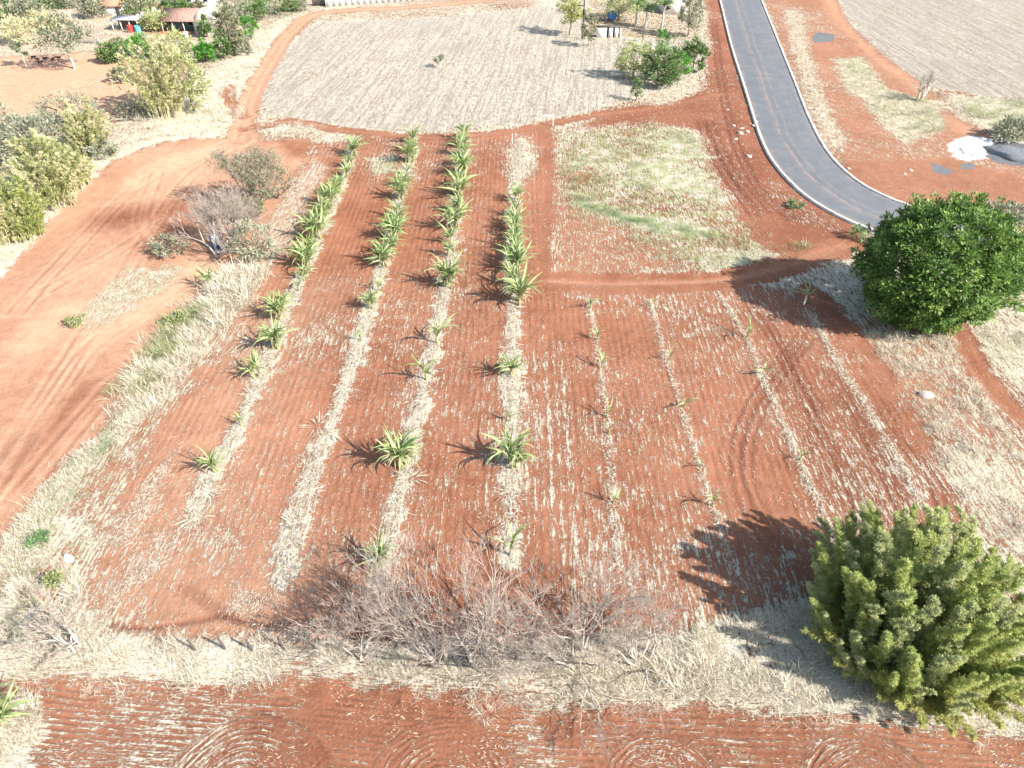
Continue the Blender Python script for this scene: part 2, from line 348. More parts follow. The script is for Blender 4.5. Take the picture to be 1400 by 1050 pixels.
    m2 = Ln([(-200, 905), (0, 900), (250, 905), (450, 912), (600, 922), (700, 932), (850, 938), (1000, 940), (1150, 950), (1400, 985), (1700, 1030)], 1.25, .6, 2.4); put('straw', m2, .72 + .9 * (big - .4)); put('green', m2, .1); put('fa', m2, 0); z += .15 * m2
    m2 = P([(850, 895), (940, 868), (1010, 850), (1085, 825), (1150, 850), (1420, 890), (1500, 990), (1200, 965), (950, 958), (850, 945)], .8, 2.); put('straw', m2, .72 + .8 * (big - .4)); put('green', m2, .3); put('fa', m2, 0)
    m2 = P([(440, 885), (700, 880), (900, 870), (900, 920), (700, 925), (440, 905)], .8, 1.5); put('straw', m2, .72); put('fa', m2, 0)
    m2 = P([(1180, 455), (1305, 465), (1345, 545), (1420, 660), (1500, 860), (1340, 730), (1275, 600), (1215, 505)], 1.2, 4.); put('straw', m2, .62 + .9 * (big - .5)); put('green', m2, .35); put('dust', m2, .2); put('fa', m2, 0)
    m2 = P([(1330, 460), (1420, 430), (1600, 480), (1600, 640), (1440, 570), (1370, 520)], 1.0, 2.5); put('straw', m2, .85); put('green', m2, .4)
    # --- bottom ploughed headland with turning circles
    sdp = poly_sd(x, y, PLOUGH); m = msk(sdp, .35, 1.2); reg[sdp < 0] = 3
    put('straw', m, .20 + .6 * (big - .5)); put('dust', m, .12); put('dark', m, .15); put('fa', m, 1.05 + 1.6 * w1); put('green', m, .05)
    put('fu', (sdp < 2).astype(float), 1.7 * y + .12 * x + 2.0 * fbm(x / 12, y / 12, 77, 2))
    for cx, cy, R in ((608, 1075, 4.1), (905, 1080, 3.4), (330, 1085, 4.6), (1190, 1085, 3.6)):
        c = G(cx, cy); r = np.hypot(x - c[0], (y - c[1]) * 1.15); k = (r < R) & (sdp < .5); A['fu'][k] = r[k] * 1.7 + .8 * w1[k]; A['fa'][k] = (1.1 + 1.5 * w1[k]) * np.clip((R - r[k]) / .5, 0, 1); A['dark'][k] += .12
    m2 = P([(-60, 940), (60, 935), (400, 945), (420, 1000), (300, 1100), (-60, 1100)], 1.2, 2.5); A['straw'] += .24 * m2
    m2 = P([(700, 965), (745, 965), (800, 1060), (780, 1120), (690, 1120)], 1.2, 3.); put('straw', m2, .55); put('fa', m2, .8)
    m2 = P([(0, 965), (45, 955), (60, 1010), (20, 1100), (-60, 1100)], .5, 1.); put('straw', m2, .95)
    m2 = P([(420, 940), (690, 958), (690, 975), (420, 975)], .6, .8); A['straw'] -= .15 * m2; A['dark'] += .2 * m2
    # --- grass triangle between path and road
    m2 = P([(768, 185), (890, 168), (950, 178), (968, 215), (988, 262), (1035, 318), (1110, 340), (1085, 365), (990, 372), (880, 368), (790, 330), (764, 260)], 2.2, 5.); put('straw', m2, .64 + .8 * (big - .5)); put('green', m2, .8); put('fa', m2, 0)
    m2 = P([(760, 270), (790, 285), (900, 330), (960, 372), (755, 378)], 1.4, 3.); put('straw', m2, .40); put('green', m2, .35); put('dust', m2, .2)
    m2 = Ln([(800, 278), (850, 298), (910, 312), (960, 318)], 1.3, .8); put('straw', m2, .92); put('green', m2, 1.)
    m2 = P([(980, 345), (1080, 335), (1100, 365), (1000, 372)], 1.2, 2.); put('straw', m2, .8); put('green', m2, .8)
    m2 = P([(690, 205), (705, 190), (728, 194), (738, 212), (734, 236), (715, 255), (694, 240)], 1.4, 3.); put('straw', m2, .72); put('green', m2, .35)
    m2 = P([(500, 215), (545, 210), (540, 235), (510, 240)], .7, 1.); put('straw', m2, .72); put('green', m2, .8)
    # --- stubble fields
    sds = poly_sd(x, y, STUB1); m = msk(sds, .9, 4.5); reg[sds < 0] = 4; put('stub', m, 1.); put('fa', m, .25); put('fu', (sds < 3).astype(float), (x - .112 * y) * .62); put('straw', m, .8)
    sds = poly_sd(x, y, STUB2); m = msk(sds, .9, 4.5); reg[sds < 0] = 5; put('stub', m, 1.); put('fa', m, .35); put('dark', m, .6); put('fu', (sds < 3).astype(float), (x + .04 * y) * .5); put('straw', m, .8)
    # --- disturbed red earth either side of the road
    m2 = P([(958, -40), (985, -20), (1000, 60), (1040, 190), (1100, 265), (1185, 312), (1170, 345), (1060, 345), (1020, 300), (985, 250), (968, 205), (950, 175), (880, 168), (800, 172), (830, 152), (930, 140), (965, 118), (972, 60)], 1., 2.5)
    put('straw', m2, .22 + .4 * (big - .5)); put('dark', m2, .3); put('dust', m2, .05); put('stub', m2, 0.); put('green', m2, .1); put('fa', m2, .0)
    m2 = P([(1030, -40), (1110, -40), (1140, 20), (1175, 65), (1240, 112), (1300, 160), (1330, 185), (1420, 240), (1480, 330), (1240, 285), (1140, 215), (1085, 110)], 1., 2.5)
    put('straw', m2, .30 + .6 * (big - .5)); put('dark', m2, .12); put('dust', m2, .3); put('stub', m2, 0.); put('green', m2, .3); put('fa', m2, 0)
    m2 = P([(1150, 225), (1300, 215), (1400, 245), (1450, 320), (1240, 282), (1170, 250)], 1.2, 2.5); put('straw', m2, .14); put('dust', m2, .22); put('dark', m2, .1)
    m2 = Ln([(1125, -20), (1150, 35), (1200, 78), (1245, 110), (1275, 150), (1330, 185)], 1.7, .9); put('straw', m2, .07); put('dust', m2, .55); put('stub', m2, 0)
    m2 = P([(1140, 80), (1180, 75), (1210, 120), (1290, 140), (1295, 175), (1240, 195), (1200, 165), (1150, 110)], 1., 2.5); put('straw', m2, .72); put('green', m2, .6)
    m2 = P([(1300, 130), (1420, 140), (1500, 240), (1390, 195), (1330, 165)], 1.4, 3.); put('straw', m2, .86); put('green', m2, .5)
    m2 = P([(1070, 15), (1095, 10), (1110, 80), (1130, 140), (1160, 200), (1130, 205), (1095, 120)], .9, 2.5); put('straw', m2, .62)
    m2 = P([(1050, 230), (1075, 262), (1120, 290), (1160, 312), (1150, 322), (1090, 305), (1045, 262)], .8, 1.5); put('straw', m2, .35); put('dark', m2, .5)
    for a in ([(975, 30), (985, 110), (1000, 180), (1030, 250), (1080, 300)], [(955, 165), (985, 230), (1030, 295)], [(968, 165), (1000, 235), (1045, 290)]):
        for off in (-.5, .5):
            d = line_d(x, y, spline(GP(a), 8) + [off, 0]); g = np.exp(-(d / .3) ** 2); A['dark'] += .5 * g; z -= .1 * g
    m2 = P([(1302, 188), (1330, 182), (1350, 190), (1362, 200), (1352, 214), (1325, 222), (1305, 212), (1298, 198)], 1.0, 2.5); put('white', m2, .95)
    m2 = P([(1345, 205), (1372, 190), (1420, 200), (1420, 228), (1375, 224), (1352, 218)], .5, 1.0); put('tar', m2, .9); put('white', m2, .45)
    m2 = P([(1272, 222), (1288, 226), (1302, 234), (1296, 240), (1276, 234)], .2, .5); put('tar', m2, 1.)
    m2 = P([(1312, 224), (1335, 220), (1330, 230), (1314, 232)], .2, .5); put('tar', m2, 1.)
    m2 = P([(1108, 50), (1120, 44), (1142, 48), (1138, 57), (1112, 59)], .2, .5); put('tar', m2, .9)
    # --- farmyard beyond
    m2 = P([(-200, 85), (0, 78), (100, 72), (165, 68), (205, 100), (190, 150), (120, 165), (0, 165), (-200, 170)], 1.5, 3.); put('straw', m2, .12); put('dust', m2, 1.1)
    m2 = P([(0, 105), (160, 115), (130, 165), (0, 165)], 3, 3); put('straw', m2, .3)
    m2 = P([(190, 5), (260, 8), (280, 35), (240, 50), (200, 45)], 1.5, 3.); put('straw', m2, .2); put('dust', m2, .6)
    m2 = P([(-100, -40), (190, -40), (200, 70), (-100, 80)], 2, 3.); put('straw', m2, .62); put('dust', m2, .7)
    m2 = P([(820, -40), (960, -40), (962, 15), (965, 55), (800, 50)], 1., 3.); put('straw', m2, .6); put('stub', m2, 0); put('green', m2, .4); put('fa', m2, 0)
    # --- dirt tracks
    for L, w, du in TRACKS:
        d = line_d(x, y, spline(L, 8)); m = msk(d - w, .4, 1.5); reg[d < w] = 6
        put('straw', m, .14); put('dust', m, .08 + du); put('dark', m, .15 * (du < .3)); put('stub', m, 0); put('fa', m, 0); put('green', m, 0)
        for off in (-.7, .7):
            g = np.exp(-((line_d(x, y, spline(L, 8) + [off, 0])) / .35) ** 2) * np.clip(w - .6, 0, 1); A['dust'] += .2 * g; z -= .06 * g
        g = np.exp(-((d - w) / .35) ** 2); z += .04 * g
    # --- keep the earth below the road surface
    sdr = poly_sd(x, y, ROAD); k = np.clip((2.2 - sdr) / 1.6, 0, 1); z = z * (1 - k) + k * -.10
    A['straw'] = np.clip(A['straw'], 0, 1); A['dark'] = np.clip(A['dark'], 0, 1); A['dust'] = np.clip(A['dust'], 0, 1)
    z += .05 * w2 * np.clip((260 - y) / 50, 0, 1) * (1 - k)
    V = np.stack([x, y, z], 1); nr, ncol = X.shape
    i = (np.arange(nr - 1)[:, None] * ncol + np.arange(ncol - 1)[None]).ravel()
    Fc = np.stack([i, i + 1, i + ncol + 1, i + ncol], 1)
    fr = reg[Fc[:, 0]]
    mat = ground_mat()
    for k, nm in enumerate(('ground', 'crop_field', 'yard_ground', 'ploughed_field', 'stubble_field', 'stubble_field', 'dirt_track')):
        f = Fc[fr == k]; used, inv = np.unique(f, return_inverse=True)
        me = mesh(nm, V[used], inv.reshape(-1, 4), mat, {a: d[used] for a, d in A.items() if a != 'lay'}, smooth=True)
        lab = ['dry grass and bare earth around the fields', 'red tilled field with rows of banana plants', 'bare orange packed earth yard beside the banana field', 'red ploughed headland with curved furrows below the grass verge',
               'pale stubble field beyond the dirt track', 'grey stubble field with slanting rows beyond the asphalt road', 'red dirt track winding round the fields'][k]
        link(nm, me, kind='structure', label=lab)
    return x, y, z, A
make_ground()

# ---------------------------------------------------------------- asphalt road with kerbs
def make_road():
    s = NT('asphalt'); p = s.geo(); la = s.attr('lat'); n = s.noise(p, .5, 5); g = s.noise(p, 14., 3, .8)
    col = s.mix(s.mapr(n, .3, .7), (.098, .104, .115), (.122, .128, .138))
    col = s.mix(s.mapr(g, .4, .8, 0, .5), col, (.16, .165, .17))
    wv = s.math('ADD', la, s.math('MULTIPLY', s.math('SUBTRACT', s.noise(p, .12, 3), .5), .12))
    for c, w, k in ((.36, .045, .75), (.50, .03, .5), (.30, .02, .4), (.72, .03, .2)):
        t = s.mapr(s.math('ABSOLUTE', s.math('SUBTRACT', wv, c)), 0., w, k, 0.)
        col = s.mix(s.math('MULTIPLY', t, s.mapr(s.noise(p, .7, 4), .3, .65)), col, (.26, .19, .15))
    ed_ = s.math('MAXIMUM', s.mapr(wv, .0, .10, .8, 0.), s.mapr(wv, .90, 1., 0., .8)); col = s.mix(s.math('MULTIPLY', ed_, s.mapr(s.noise(p, .4, 6, .75), .35, .7)), col, (.30, .20, .15))
    col = s.mix(s.mapr(s.noise(p, .16, 5, .7), .5, .75, 0., .4), col, (.21, .19, .175)); col = s.mix(s.mapr(s.noise(s.vscale(p, (.8, .12, 1.)), 1., 4, .7), .5, .8, 0., .5), col, (.085, .09, .1))
    am = s.fin(col, .85, g, .02, spec=.25)
    N = 150; K = 9; V, lat = [], []
    for k in range(K):
        t = k / (K - 1); q = ROAD_L * (1 - t) + ROAD_R * t
        V.append(np.column_stack([q, np.full(N, .03 + .10 * (1 - (2 * t - 1) ** 2))])); lat.append(np.full(N, t))
    V = np.concatenate(V); i = (np.arange(K - 1)[:, None] * N + np.arange(N - 1)[None]).ravel()
    me = mesh('asphalt_road', V, np.stack([i, i + N, i + N + 1, i + 1], 1), am, {'lat': np.concatenate(lat)}, smooth=True)
    link('asphalt_road', me, kind='structure', label='fresh grey asphalt road curving past the round green tree')
    km = plain('kerb_concrete', (.50, .46, .41), .32, 1.1)
    for L, sgn, lb in ((ROAD_L, -1, 'inner'), (ROAD_R, 1, 'outer')):
        T = np.gradient(L, axis=0); T /= np.linalg.norm(T, axis=1)[:, None]; Nn = np.stack([T[:, 1], -T[:, 0]], 1)
        if np.dot(Nn[0], (L - (ROAD_L if sgn > 0 else ROAD_R))[0]) < 0: Nn = -Nn
        prof = [(-.03, -.15), (-.03, .15), (.33, .17), (.36, -.15)]
        V = np.concatenate([np.column_stack([L + Nn * a, np.full(N, b)]) for a, b in prof])
        i = (np.arange(3)[:, None] * N + np.arange(N - 1)[None]).ravel()
        link('kerb', mesh('kerb', V, np.stack([i, i + N, i + N + 1, i + 1], 1), km), kind='structure', label='pale concrete kerb along the %s edge of the road bend' % lb)
make_road()

# ---------------------------------------------------------------- plants
RNG = np.random.default_rng(7)
def unit(v): return v / (np.linalg.norm(v, axis=-1, keepdims=True) + 1e-9)
def leaf_quads(C, D, Nn, L, Wd, fold=0.):
    """one kite per leaf: C base, D direction, Nn face normal, L length, Wd width"""
    S = unit(np.cross(D, Nn)); L = np.asarray(L)[:, None]; Wd = np.asarray(Wd)[:, None]
    mid = C + D * L * .45
    V = np.stack([C, mid + S * Wd * .5, C + D * L - Nn * L * fold, mid - S * Wd * .5], 1).reshape(-1, 3)
    return V, np.arange(len(C) * 4).reshape(-1, 4)
def rdir(n, g=RNG): return unit(g.normal(size=(n, 3)))

M = {}
M['bark'] = plain('grey_bark', (.22, .17, .13), .3, 4., bump=.05)
M['pale_bark'] = plain('pale_bark', (.42, .38, .33), .25, 3., bump=.03)
M['twig'] = plain('bare_twig', (.36, .305, .26), .25, 2.)
M['twig_grey'] = plain('grey_twig', (.42, .37, .325), .25, 2.)
M['mango'] = leaf_mat('mango_leaf', (.065, .135, .03), (.22, .325, .075), (.36, .42, .14), .34)
M['bamboo'] = leaf_mat('bamboo_leaf', (.25, .33, .09), (.60, .62, .25), (.68, .65, .38), .52, .6)
M['bamboo_y'] = leaf_mat('bamboo_leaf_yellow', (.26, .28, .07), (.48, .48, .16), (.55, .52, .26), .45, .6)
M['bamboo_dry'] = leaf_mat('bamboo_leaf_dry', (.48, .45, .25), (.72, .68, .44), (.74, .70, .50), .4, .6)
M['bamboo_pale'] = leaf_mat('bamboo_leaf_pale', (.30, .34, .14), (.56, .58, .30), (.64, .61, .40), .45, .6)
M['culm'] = plain('bamboo_culm', (.50, .46, .28), .3, 2.)
M['lime'] = leaf_mat('lime_leaf', (.07, .20, .03), (.14, .34, .06), (.22, .4, .1), .3)
M['green'] = leaf_mat('green_leaf', (.075, .135, .04), (.17, .25, .08), (.28, .31, .13), .25)
M['olive'] = leaf_mat('olive_leaf', (.13, .14, .075), (.24, .235, .13), (.32, .28, .18), .25, .7)
M['gum'] = leaf_mat('gum_leaf', (.10, .125, .075), (.20, .225, .14), None, .25)
M['greygreen'] = leaf_mat('grey_green_leaf', (.20, .215, .145), (.35, .355, .25), (.44, .41, .32), .25, .7)
M['straw'] = leaf_mat('straw', (.38, .325, .23), (.76, .70, .575), (.30, .24, .17), .15, .8)
M['litter'] = leaf_mat('dead_leaf_litter', (.30, .245, .175), (.66, .60, .485), (.17, .13, .10), .1, .8)
M['grass_green'] = leaf_mat('grass_green', (.16, .20, .07), (.36, .36, .19), (.56, .52, .36), .25, .7)
M['weed'] = leaf_mat('weed_leaf', (.08, .17, .06), (.17, .27, .10), (.3, .32, .16), .25, .6)

def limb(p0, p1, r0, r1, g, n=5, wob=.08, sides=5):
    p0 = np.asarray(p0, float); p1 = np.asarray(p1, float); t = np.linspace(0, 1, n)[:, None]
    P = p0 + (p1 - p0) * t; L = np.linalg.norm(p1 - p0)
    P[1:-1] += g.normal(size=(n - 2, 3)) * wob * L * .5; P[:, 2] += (.12 * L * np.sin(t * math.pi))[:, 0] * .5
    return tube(P, np.linspace(r0, r1, n), sides)

def crown_mesh(name, g, rx, ry, rz, cz, nclump, nleaf, ls, mat, shell=.55, lob=.35, cr=.9, droop=.0, bottom=-.75, up=.7, hf=0.):
    """leaf clumps spread through an uneven ellipsoid"""
    d = rdir(nclump * 2, g); d = d[d[:, 2] > bottom][:nclump]; n = len(d)
    a = np.arctan2(d[:, 1], d[:, 0]); e = d[:, 2]
    s0 = g.uniform(0, 50)
    lobes = hf * (fbm(a * 5 + s0 + 40, e * 8 + s0, 15, 2) - .5) + (1 - lob * .5) + lob * (fbm(a * 1.3 + s0 + 9, e * 2.6 + s0, 5, 2) * 1.4 - .2) + lob * .35 * g.normal(size=n)
    r = (shell + (1 - shell) * g.random(n) ** .45) * lobes
    C = d * r[:, None] * [rx, ry, rz] + [0, 0, cz]
    sz = cr * g.uniform(.6, 1.35, n)
    k = np.repeat(np.arange(n), nleaf); m = len(k)
    off = rdir(m, g) * (g.random(m) ** .5)[:, None] * sz[k][:, None] * [1, 1, .75]
    out = unit(d[k] + [0, 0, .35])
    D = unit(off / sz[k][:, None] + out * .6 + rdir(m, g) * .5 - np.array([0, 0, droop]))
    Nn = unit(out * up + [0, 0, up] + rdir(m, g) * .75)
    Nn = unit(Nn - D * np.sum(Nn * D, 1, keepdims=True))
    L = ls * g.uniform(.7, 1.35, m)
    V, Fc = leaf_quads(C[k] + off, D, Nn, L, L * .42)
    tint = np.clip(np.repeat(g.uniform(.1, .7, n), nleaf) + g.normal(size=m) * .2, 0, 1)
    return mesh(name, V, Fc, mat, {'tint': np.repeat(tint, 4)}), C

def leafy(px, py, wpx, hpx, mat, label, name='tree', cat='tree', group=None, clear=.12, nclump=120, nleaf=26, ls=.45, cr=None, bark='bark', trunk=True, base=None, **k):
    """a leafy tree or bush whose crown fills wpx x hpx about (px,py) of the photo"""
    seed = int(px * 7 + py * 13); g = np.random.default_rng(seed)
    z0 = 2.
    for _ in range(6):
        m = depth(px, py, z0) / F; rx = wpx / 2 * m; hh = hpx / 2 * m
        rz = math.sqrt(max(hh * hh - (rx * .9 * SP) ** 2, (.45 * rx * CP) ** 2)) / CP
        z0 = rz * (1 + clear)
    c = G(px, py, z0); b = on(c[0], c[1]); ry = rx * .9
    cz = z0; off = np.zeros(3)
    if base is not None:
        b = GO(*base); cz = hgt(base, py); c = G(px, py, cz); m = depth(px, py, cz) / F; rx = wpx / 2 * m; ry = rx * .9; rz = max(.5 * rx, hpx / 2 * m * .85); off = np.array([c[0] - b[0], c[1] - b[1], 0])
    root = empty(name, b, label=label, cat=cat, group=group)
    me, C = crown_mesh('crown', g, rx, ry, rz, cz, nclump, nleaf, ls, mat, cr=cr or max(.35, rx * .22), **k)
    link('crown', me, root, loc=off); C = C + off
    if trunk:
        th = max(cz - rz * .45, .5); tr = max(.08, rx * .055); parts = [limb([0, 0, -.2], [g.normal() * .1 + off[0] * .8, g.normal() * .1 + off[1] * .8, th], tr * 1.3, tr * .8, g, 5, .04, 7)]
        for q in C[g.choice(len(C), min(14, len(C)), replace=False)]: parts.append(limb([off[0] * .6, off[1] * .6, th * .8], q, tr * .6, tr * .12, g, 5, .08, 5))
        V, Fc = cat_parts(parts); link('trunk', mesh('trunk', V, Fc, M[bark], smooth=True), root)
    return root

def bare_skeleton(g, h, spread, stems, depth_n, r0, lean=(0, 0), twigs=3, wob=.16, first=.32):
    """forking branches; returns thick parts and fine parts as tube lists"""
    thick, fine = [], []
    def grow(p, d, L, r, lev):
        n = 4 if lev < 4 else 3; P = [p]; q = p; dd = d
        for i in range(n - 1):
            dd = unit(dd + g.normal(size=3) * wob + [0, 0, .04]); dd[2] = max(dd[2], .22 if lev < 2 else -.1); dd = unit(dd); q = q + dd * L / (n - 1); P.append(q)
        rr = np.linspace(r, r * .62, n)
        (thick if lev < 2 else fine).append(tube(P, rr, 6 if lev == 0 else (4 if lev < 3 else 3)))
        if lev >= depth_n: return
        kk = g.integers(2, twigs + 2) if lev < depth_n - 1 else g.integers(3, 6)
        for j in range(kk):
            i = -1 if j < 2 else g.integers(1, n)
            nd = unit(dd + rdir(1, g)[0] * (.62 if j else .3) + [0, 0, .06])
            grow(np.array(P[i]), nd, L * g.uniform(.6, .86), max(r * .56, .0092), lev + 1)
    for s in range(stems):
        a = s * 2.4 + g.uniform(0, 1); sp = spread * (g.uniform(.35, 1.) if stems > 1 else .25)
        d = unit(np.array([math.cos(a) * sp + lean[0], math.sin(a) * sp + lean[1], 1.]))
        grow(np.array([math.cos(a) * .12 * stems ** .5, math.sin(a) * .12 * stems ** .5, -.15]), d, h * first * g.uniform(.8, 1.15), r0 * g.uniform(.7, 1.), 0)
    return thick, fine

def bare_tree(px, py, ytop, label, name='bare_tree', mat='twig_grey', fine='twig', stems=3, spread=.6, depth_n=5, r0=.12, lean=(0, 0), seed=1, leaves=0, leafmat=None, ls=.2, hscale=.68, h=None, **k):
    g = np.random.default_rng(seed); b = GO(px, py); h = h or hgt((px, py), ytop)
    root = empty(name, b, label=label, cat='tree')
    th, fi = bare_skeleton(g, h * hscale, spread, stems, depth_n, r0 * 1.3, lean, **k)
    V, Fc = cat_parts(th); link('trunk', mesh('trunk', V, Fc, M[mat], smooth=True), root)
    V, Fc = cat_parts(fi); sc = 1.
    cr = link('crown', mesh('crown', V, Fc, M[fine]), root)
    if leaves:
        tips = V[g.choice(len(V), leaves)]; D = rdir(leaves, g); Nn = unit(np.cross(D, rdir(leaves, g)))
        L = ls * g.uniform(.6, 1.3, leaves); v2, f2 = leaf_quads(tips, D, Nn, L, L * .5)
        link('leaves', mesh('leaves', v2, f2, M[leafmat], {'tint': np.repeat(g.random(leaves), 4)}), cr)
    return root

def plume(name, g, L, arch, nleaf, ls, mat, rad, start=.3, droop=.3, bare=0.):
    """one bamboo culm (returned first) and its foliage as meshes; rises along +Z and arches towards +X"""
    n = 9; t = np.linspace(0, 1, n)
    P = np.stack([arch * L * t ** 2.2, g.normal(size=n) * .03 * L * t, L * (t - .18 * arch * t ** 3)], 1)
    c = mesh('culm', *tube(P, np.linspace(.055, .012, n), 5), M['culm'], smooth=True)
    nb = max(24, nleaf // 38); tb = start + (1 - start) * g.random(nb) ** .95; ub = np.clip((tb - start) / (1 - start), 0, 1)
    Qb = np.stack([np.interp(tb, t, P[:, i]) for i in range(3)], 1); Tb = unit(np.stack([np.interp(tb, t, np.gradient(P[:, i])) for i in range(3)], 1))
    lb = rad * (np.minimum(ub / .2, 1.) ** .6) * (1 - ub) ** .6 * 1.25 * g.uniform(.45, 1.3, nb) + .12
    az = np.arange(nb) * 2.4 + g.normal(size=nb) * .5; rb = np.stack([np.cos(az), np.sin(az), g.normal(size=nb) * .2], 1)
    db = unit(rb - Tb * np.sum(rb * Tb, 1, keepdims=True) + Tb * g.uniform(.6, 1.7, nb)[:, None])
    k = g.integers(0, nb, nleaf); sl = g.random(nleaf) ** .7
    C = Qb[k] + db[k] * (lb[k] * sl)[:, None] + g.normal(size=(nleaf, 3)) * .055; C[:, 2] -= droop * .35 * lb[k] * sl ** 2
    D = unit(db[k] * .9 + rdir(nleaf, g) * .6 - np.array([0, 0, droop * .8]))
    Nn = unit(rb[k] * .3 + [0, 0, .9] + rdir(nleaf, g) * .5); Nn = unit(Nn - D * np.sum(Nn * D, 1, keepdims=True))
    l = ls * g.uniform(.7, 1.4, nleaf); V, Fc = leaf_quads(C, D, Nn, l, l * .17 + .012)
    tint = np.clip(g.uniform(.15, .75, nb)[k] + g.normal(size=nleaf) * .16, 0, 1)
    return c, mesh('foliage', V, Fc, mat, {'tint': np.repeat(tint, 4)})

def bamboo(px, py, wpx, hpx, mats, label, n=60, nleaf=2600, ls=.34, nv=6, skirt=0, skirtmat=None, rad=.75, arch=(.25, .8), seed=3, name='bamboo_clump', start=.28, lean=.2):
    """a clump whose outline fills wpx x hpx about (px,py)"""
    g = np.random.default_rng(seed); z0 = 4.
    for _ in range(6):
        m = depth(px, py, z0) / F; rx = wpx / 2 * m; hh = hpx / 2 * m
        rz = math.sqrt(max(hh * hh - (rx * SP) ** 2, (.4 * rx * CP) ** 2)) / CP; z0 = rz * .95
    c = G(px, py, z0); b = on(c[0], c[1]); top = 2 * rz
    root = empty(name, b, label=label, cat='bamboo')
    var = [plume('v', g, 1. * top * .98, a, nleaf, ls, mats[i % len(mats)], rad * g.uniform(.8, 1.2), start=start) + (a,) for i, a in enumerate(np.linspace(arch[0], arch[1], nv))]
    for i in range(n):
        q = math.sqrt((i + .5) / n); a = i * 2.39996 + g.normal() * .25
        vi = int(np.clip(q * nv + g.normal() * .7, 0, nv - 1)); c_, f_, ar = var[vi]
        hs = (1.04 - .42 * q ** 2) * g.uniform(.76, 1.08)
        reach = ar * top * .98 * hs; bx = max(rx * q * 1.0 - reach * .85, 0.)
        o = link('culm', c_, root)
        o.matrix_basis = Matrix.Translation((math.cos(a) * bx, math.sin(a) * bx, -.15)) @ Matrix.Rotation(-lean * g.uniform(.4, 1.5), 4, 'X') @ Matrix.Rotation(g.normal() * .09, 4, 'Y') @ Matrix.Rotation(a, 4, 'Z') @ Matrix.Scale(hs, 4)
        link('foliage', f_, o)
    if skirt:
        sv = [plume('s', g, top * .36, ar, nleaf // 2, ls, skirtmat, rad * .95, start=.02, droop=.4) for ar in (.45, .65, .85)]
        for i in range(skirt):
            a = i * 2 * math.pi / skirt + g.normal() * .1; c_, f_ = sv[i % 3]; hs = g.uniform(.7, 1.1); bx = rx * g.uniform(.42, .70)
            o = link('culm', c_, root, loc=(math.cos(a) * bx, math.sin(a) * bx, -.15), rot=(0, 0, a), scale=(hs, hs, hs)); link('foliage', f_, o)
    return root

# ---- banana plants: every leaf an object of its own, sharing a few blade shapes
def banana_leaf(g, L, w, bend, fold, seg=7, tatter=.0, mat=None):
    t = np.linspace(0, 1, seg + 1); ang = math.radians(8) + bend * t ** 1.3
    dx = np.sin(ang); dz = np.cos(ang)
    X = np.r_[0, np.cumsum((dx[1:] + dx[:-1]) / 2)] * L / seg; Z = np.r_[0, np.cumsum((dz[1:] + dz[:-1]) / 2)] * L / seg
    wd = w * np.clip(np.sin(np.clip((t - .08) / .92, 0, 1) ** .7 * math.pi), .07, 1) * (1 - tatter * g.random(seg + 1)); wd[0] = w * .12; wd[-1] = w * .06
    V = []
    for i in range(seg + 1):
        nrm = np.array([-math.cos(ang[i]), 0, math.sin(ang[i])])
        for sgn in (-1, 0, 1): V.append(np.array([X[i], sgn * wd[i] * math.cos(fold), Z[i]]) + nrm * (abs(sgn) * wd[i] * math.sin(fold)))
    Fc = [[i * 3 + j, i * 3 + j + 1, i * 3 + j + 4, i * 3 + j + 3] for i in range(seg) for j in (0, 1)]
    rib = np.tile([0., 1., 0.], seg + 1)
    return mesh('leaf', V, Fc, mat, {'rib': rib, 'tint': np.tile(g.random(), len(V))}, smooth=True)
def banana_mat(name, a, b, ribc):
    s = NT(name); r = s.n('ObjectInfo').outputs['Random']; p = s.obj()
    col = s.mix(r, a, b); col = s.mix(s.mapr(s.noise(p, 3., 4), .45, .75, 0., .5), col, ribc)
    col = s.mix(s.mapr(s.attr('rib'), .78, .97, 0., .9), col, ribc)
    return s.fin(col, .45, spec=.35, transl=.22)
M['banana'] = banana_mat('banana_leaf', (.14, .22, .065), (.31, .38, .15), (.54, .56, .33))
M['banana_dry'] = banana_mat('banana_leaf_dry', (.36, .28, .17), (.56, .48, .34), (.62, .56, .44))
M['pseudostem'] = plain('banana_pseudostem', (.22, .22, .09), .4, 3.)
gb = np.random.default_rng(21)
BL = [banana_leaf(gb, 1., gb.uniform(.038, .058), b, .7, tatter=.3, mat=M['banana']) for b in (.7, 1.15, 1.5, 1.85, 2.15, 2.45)]
BD = [banana_leaf(gb, 1., .06, b, .7, tatter=.5, mat=M['banana_dry']) for b in (1.9, 2.3, 2.7)]
STEM = mesh('stem', *lathe([(.02, -.1), (1., -.05), (.85, .3), (.65, .8), (.4, 1.), (.02, 1.02)], 8), M['pseudostem'], smooth=True)
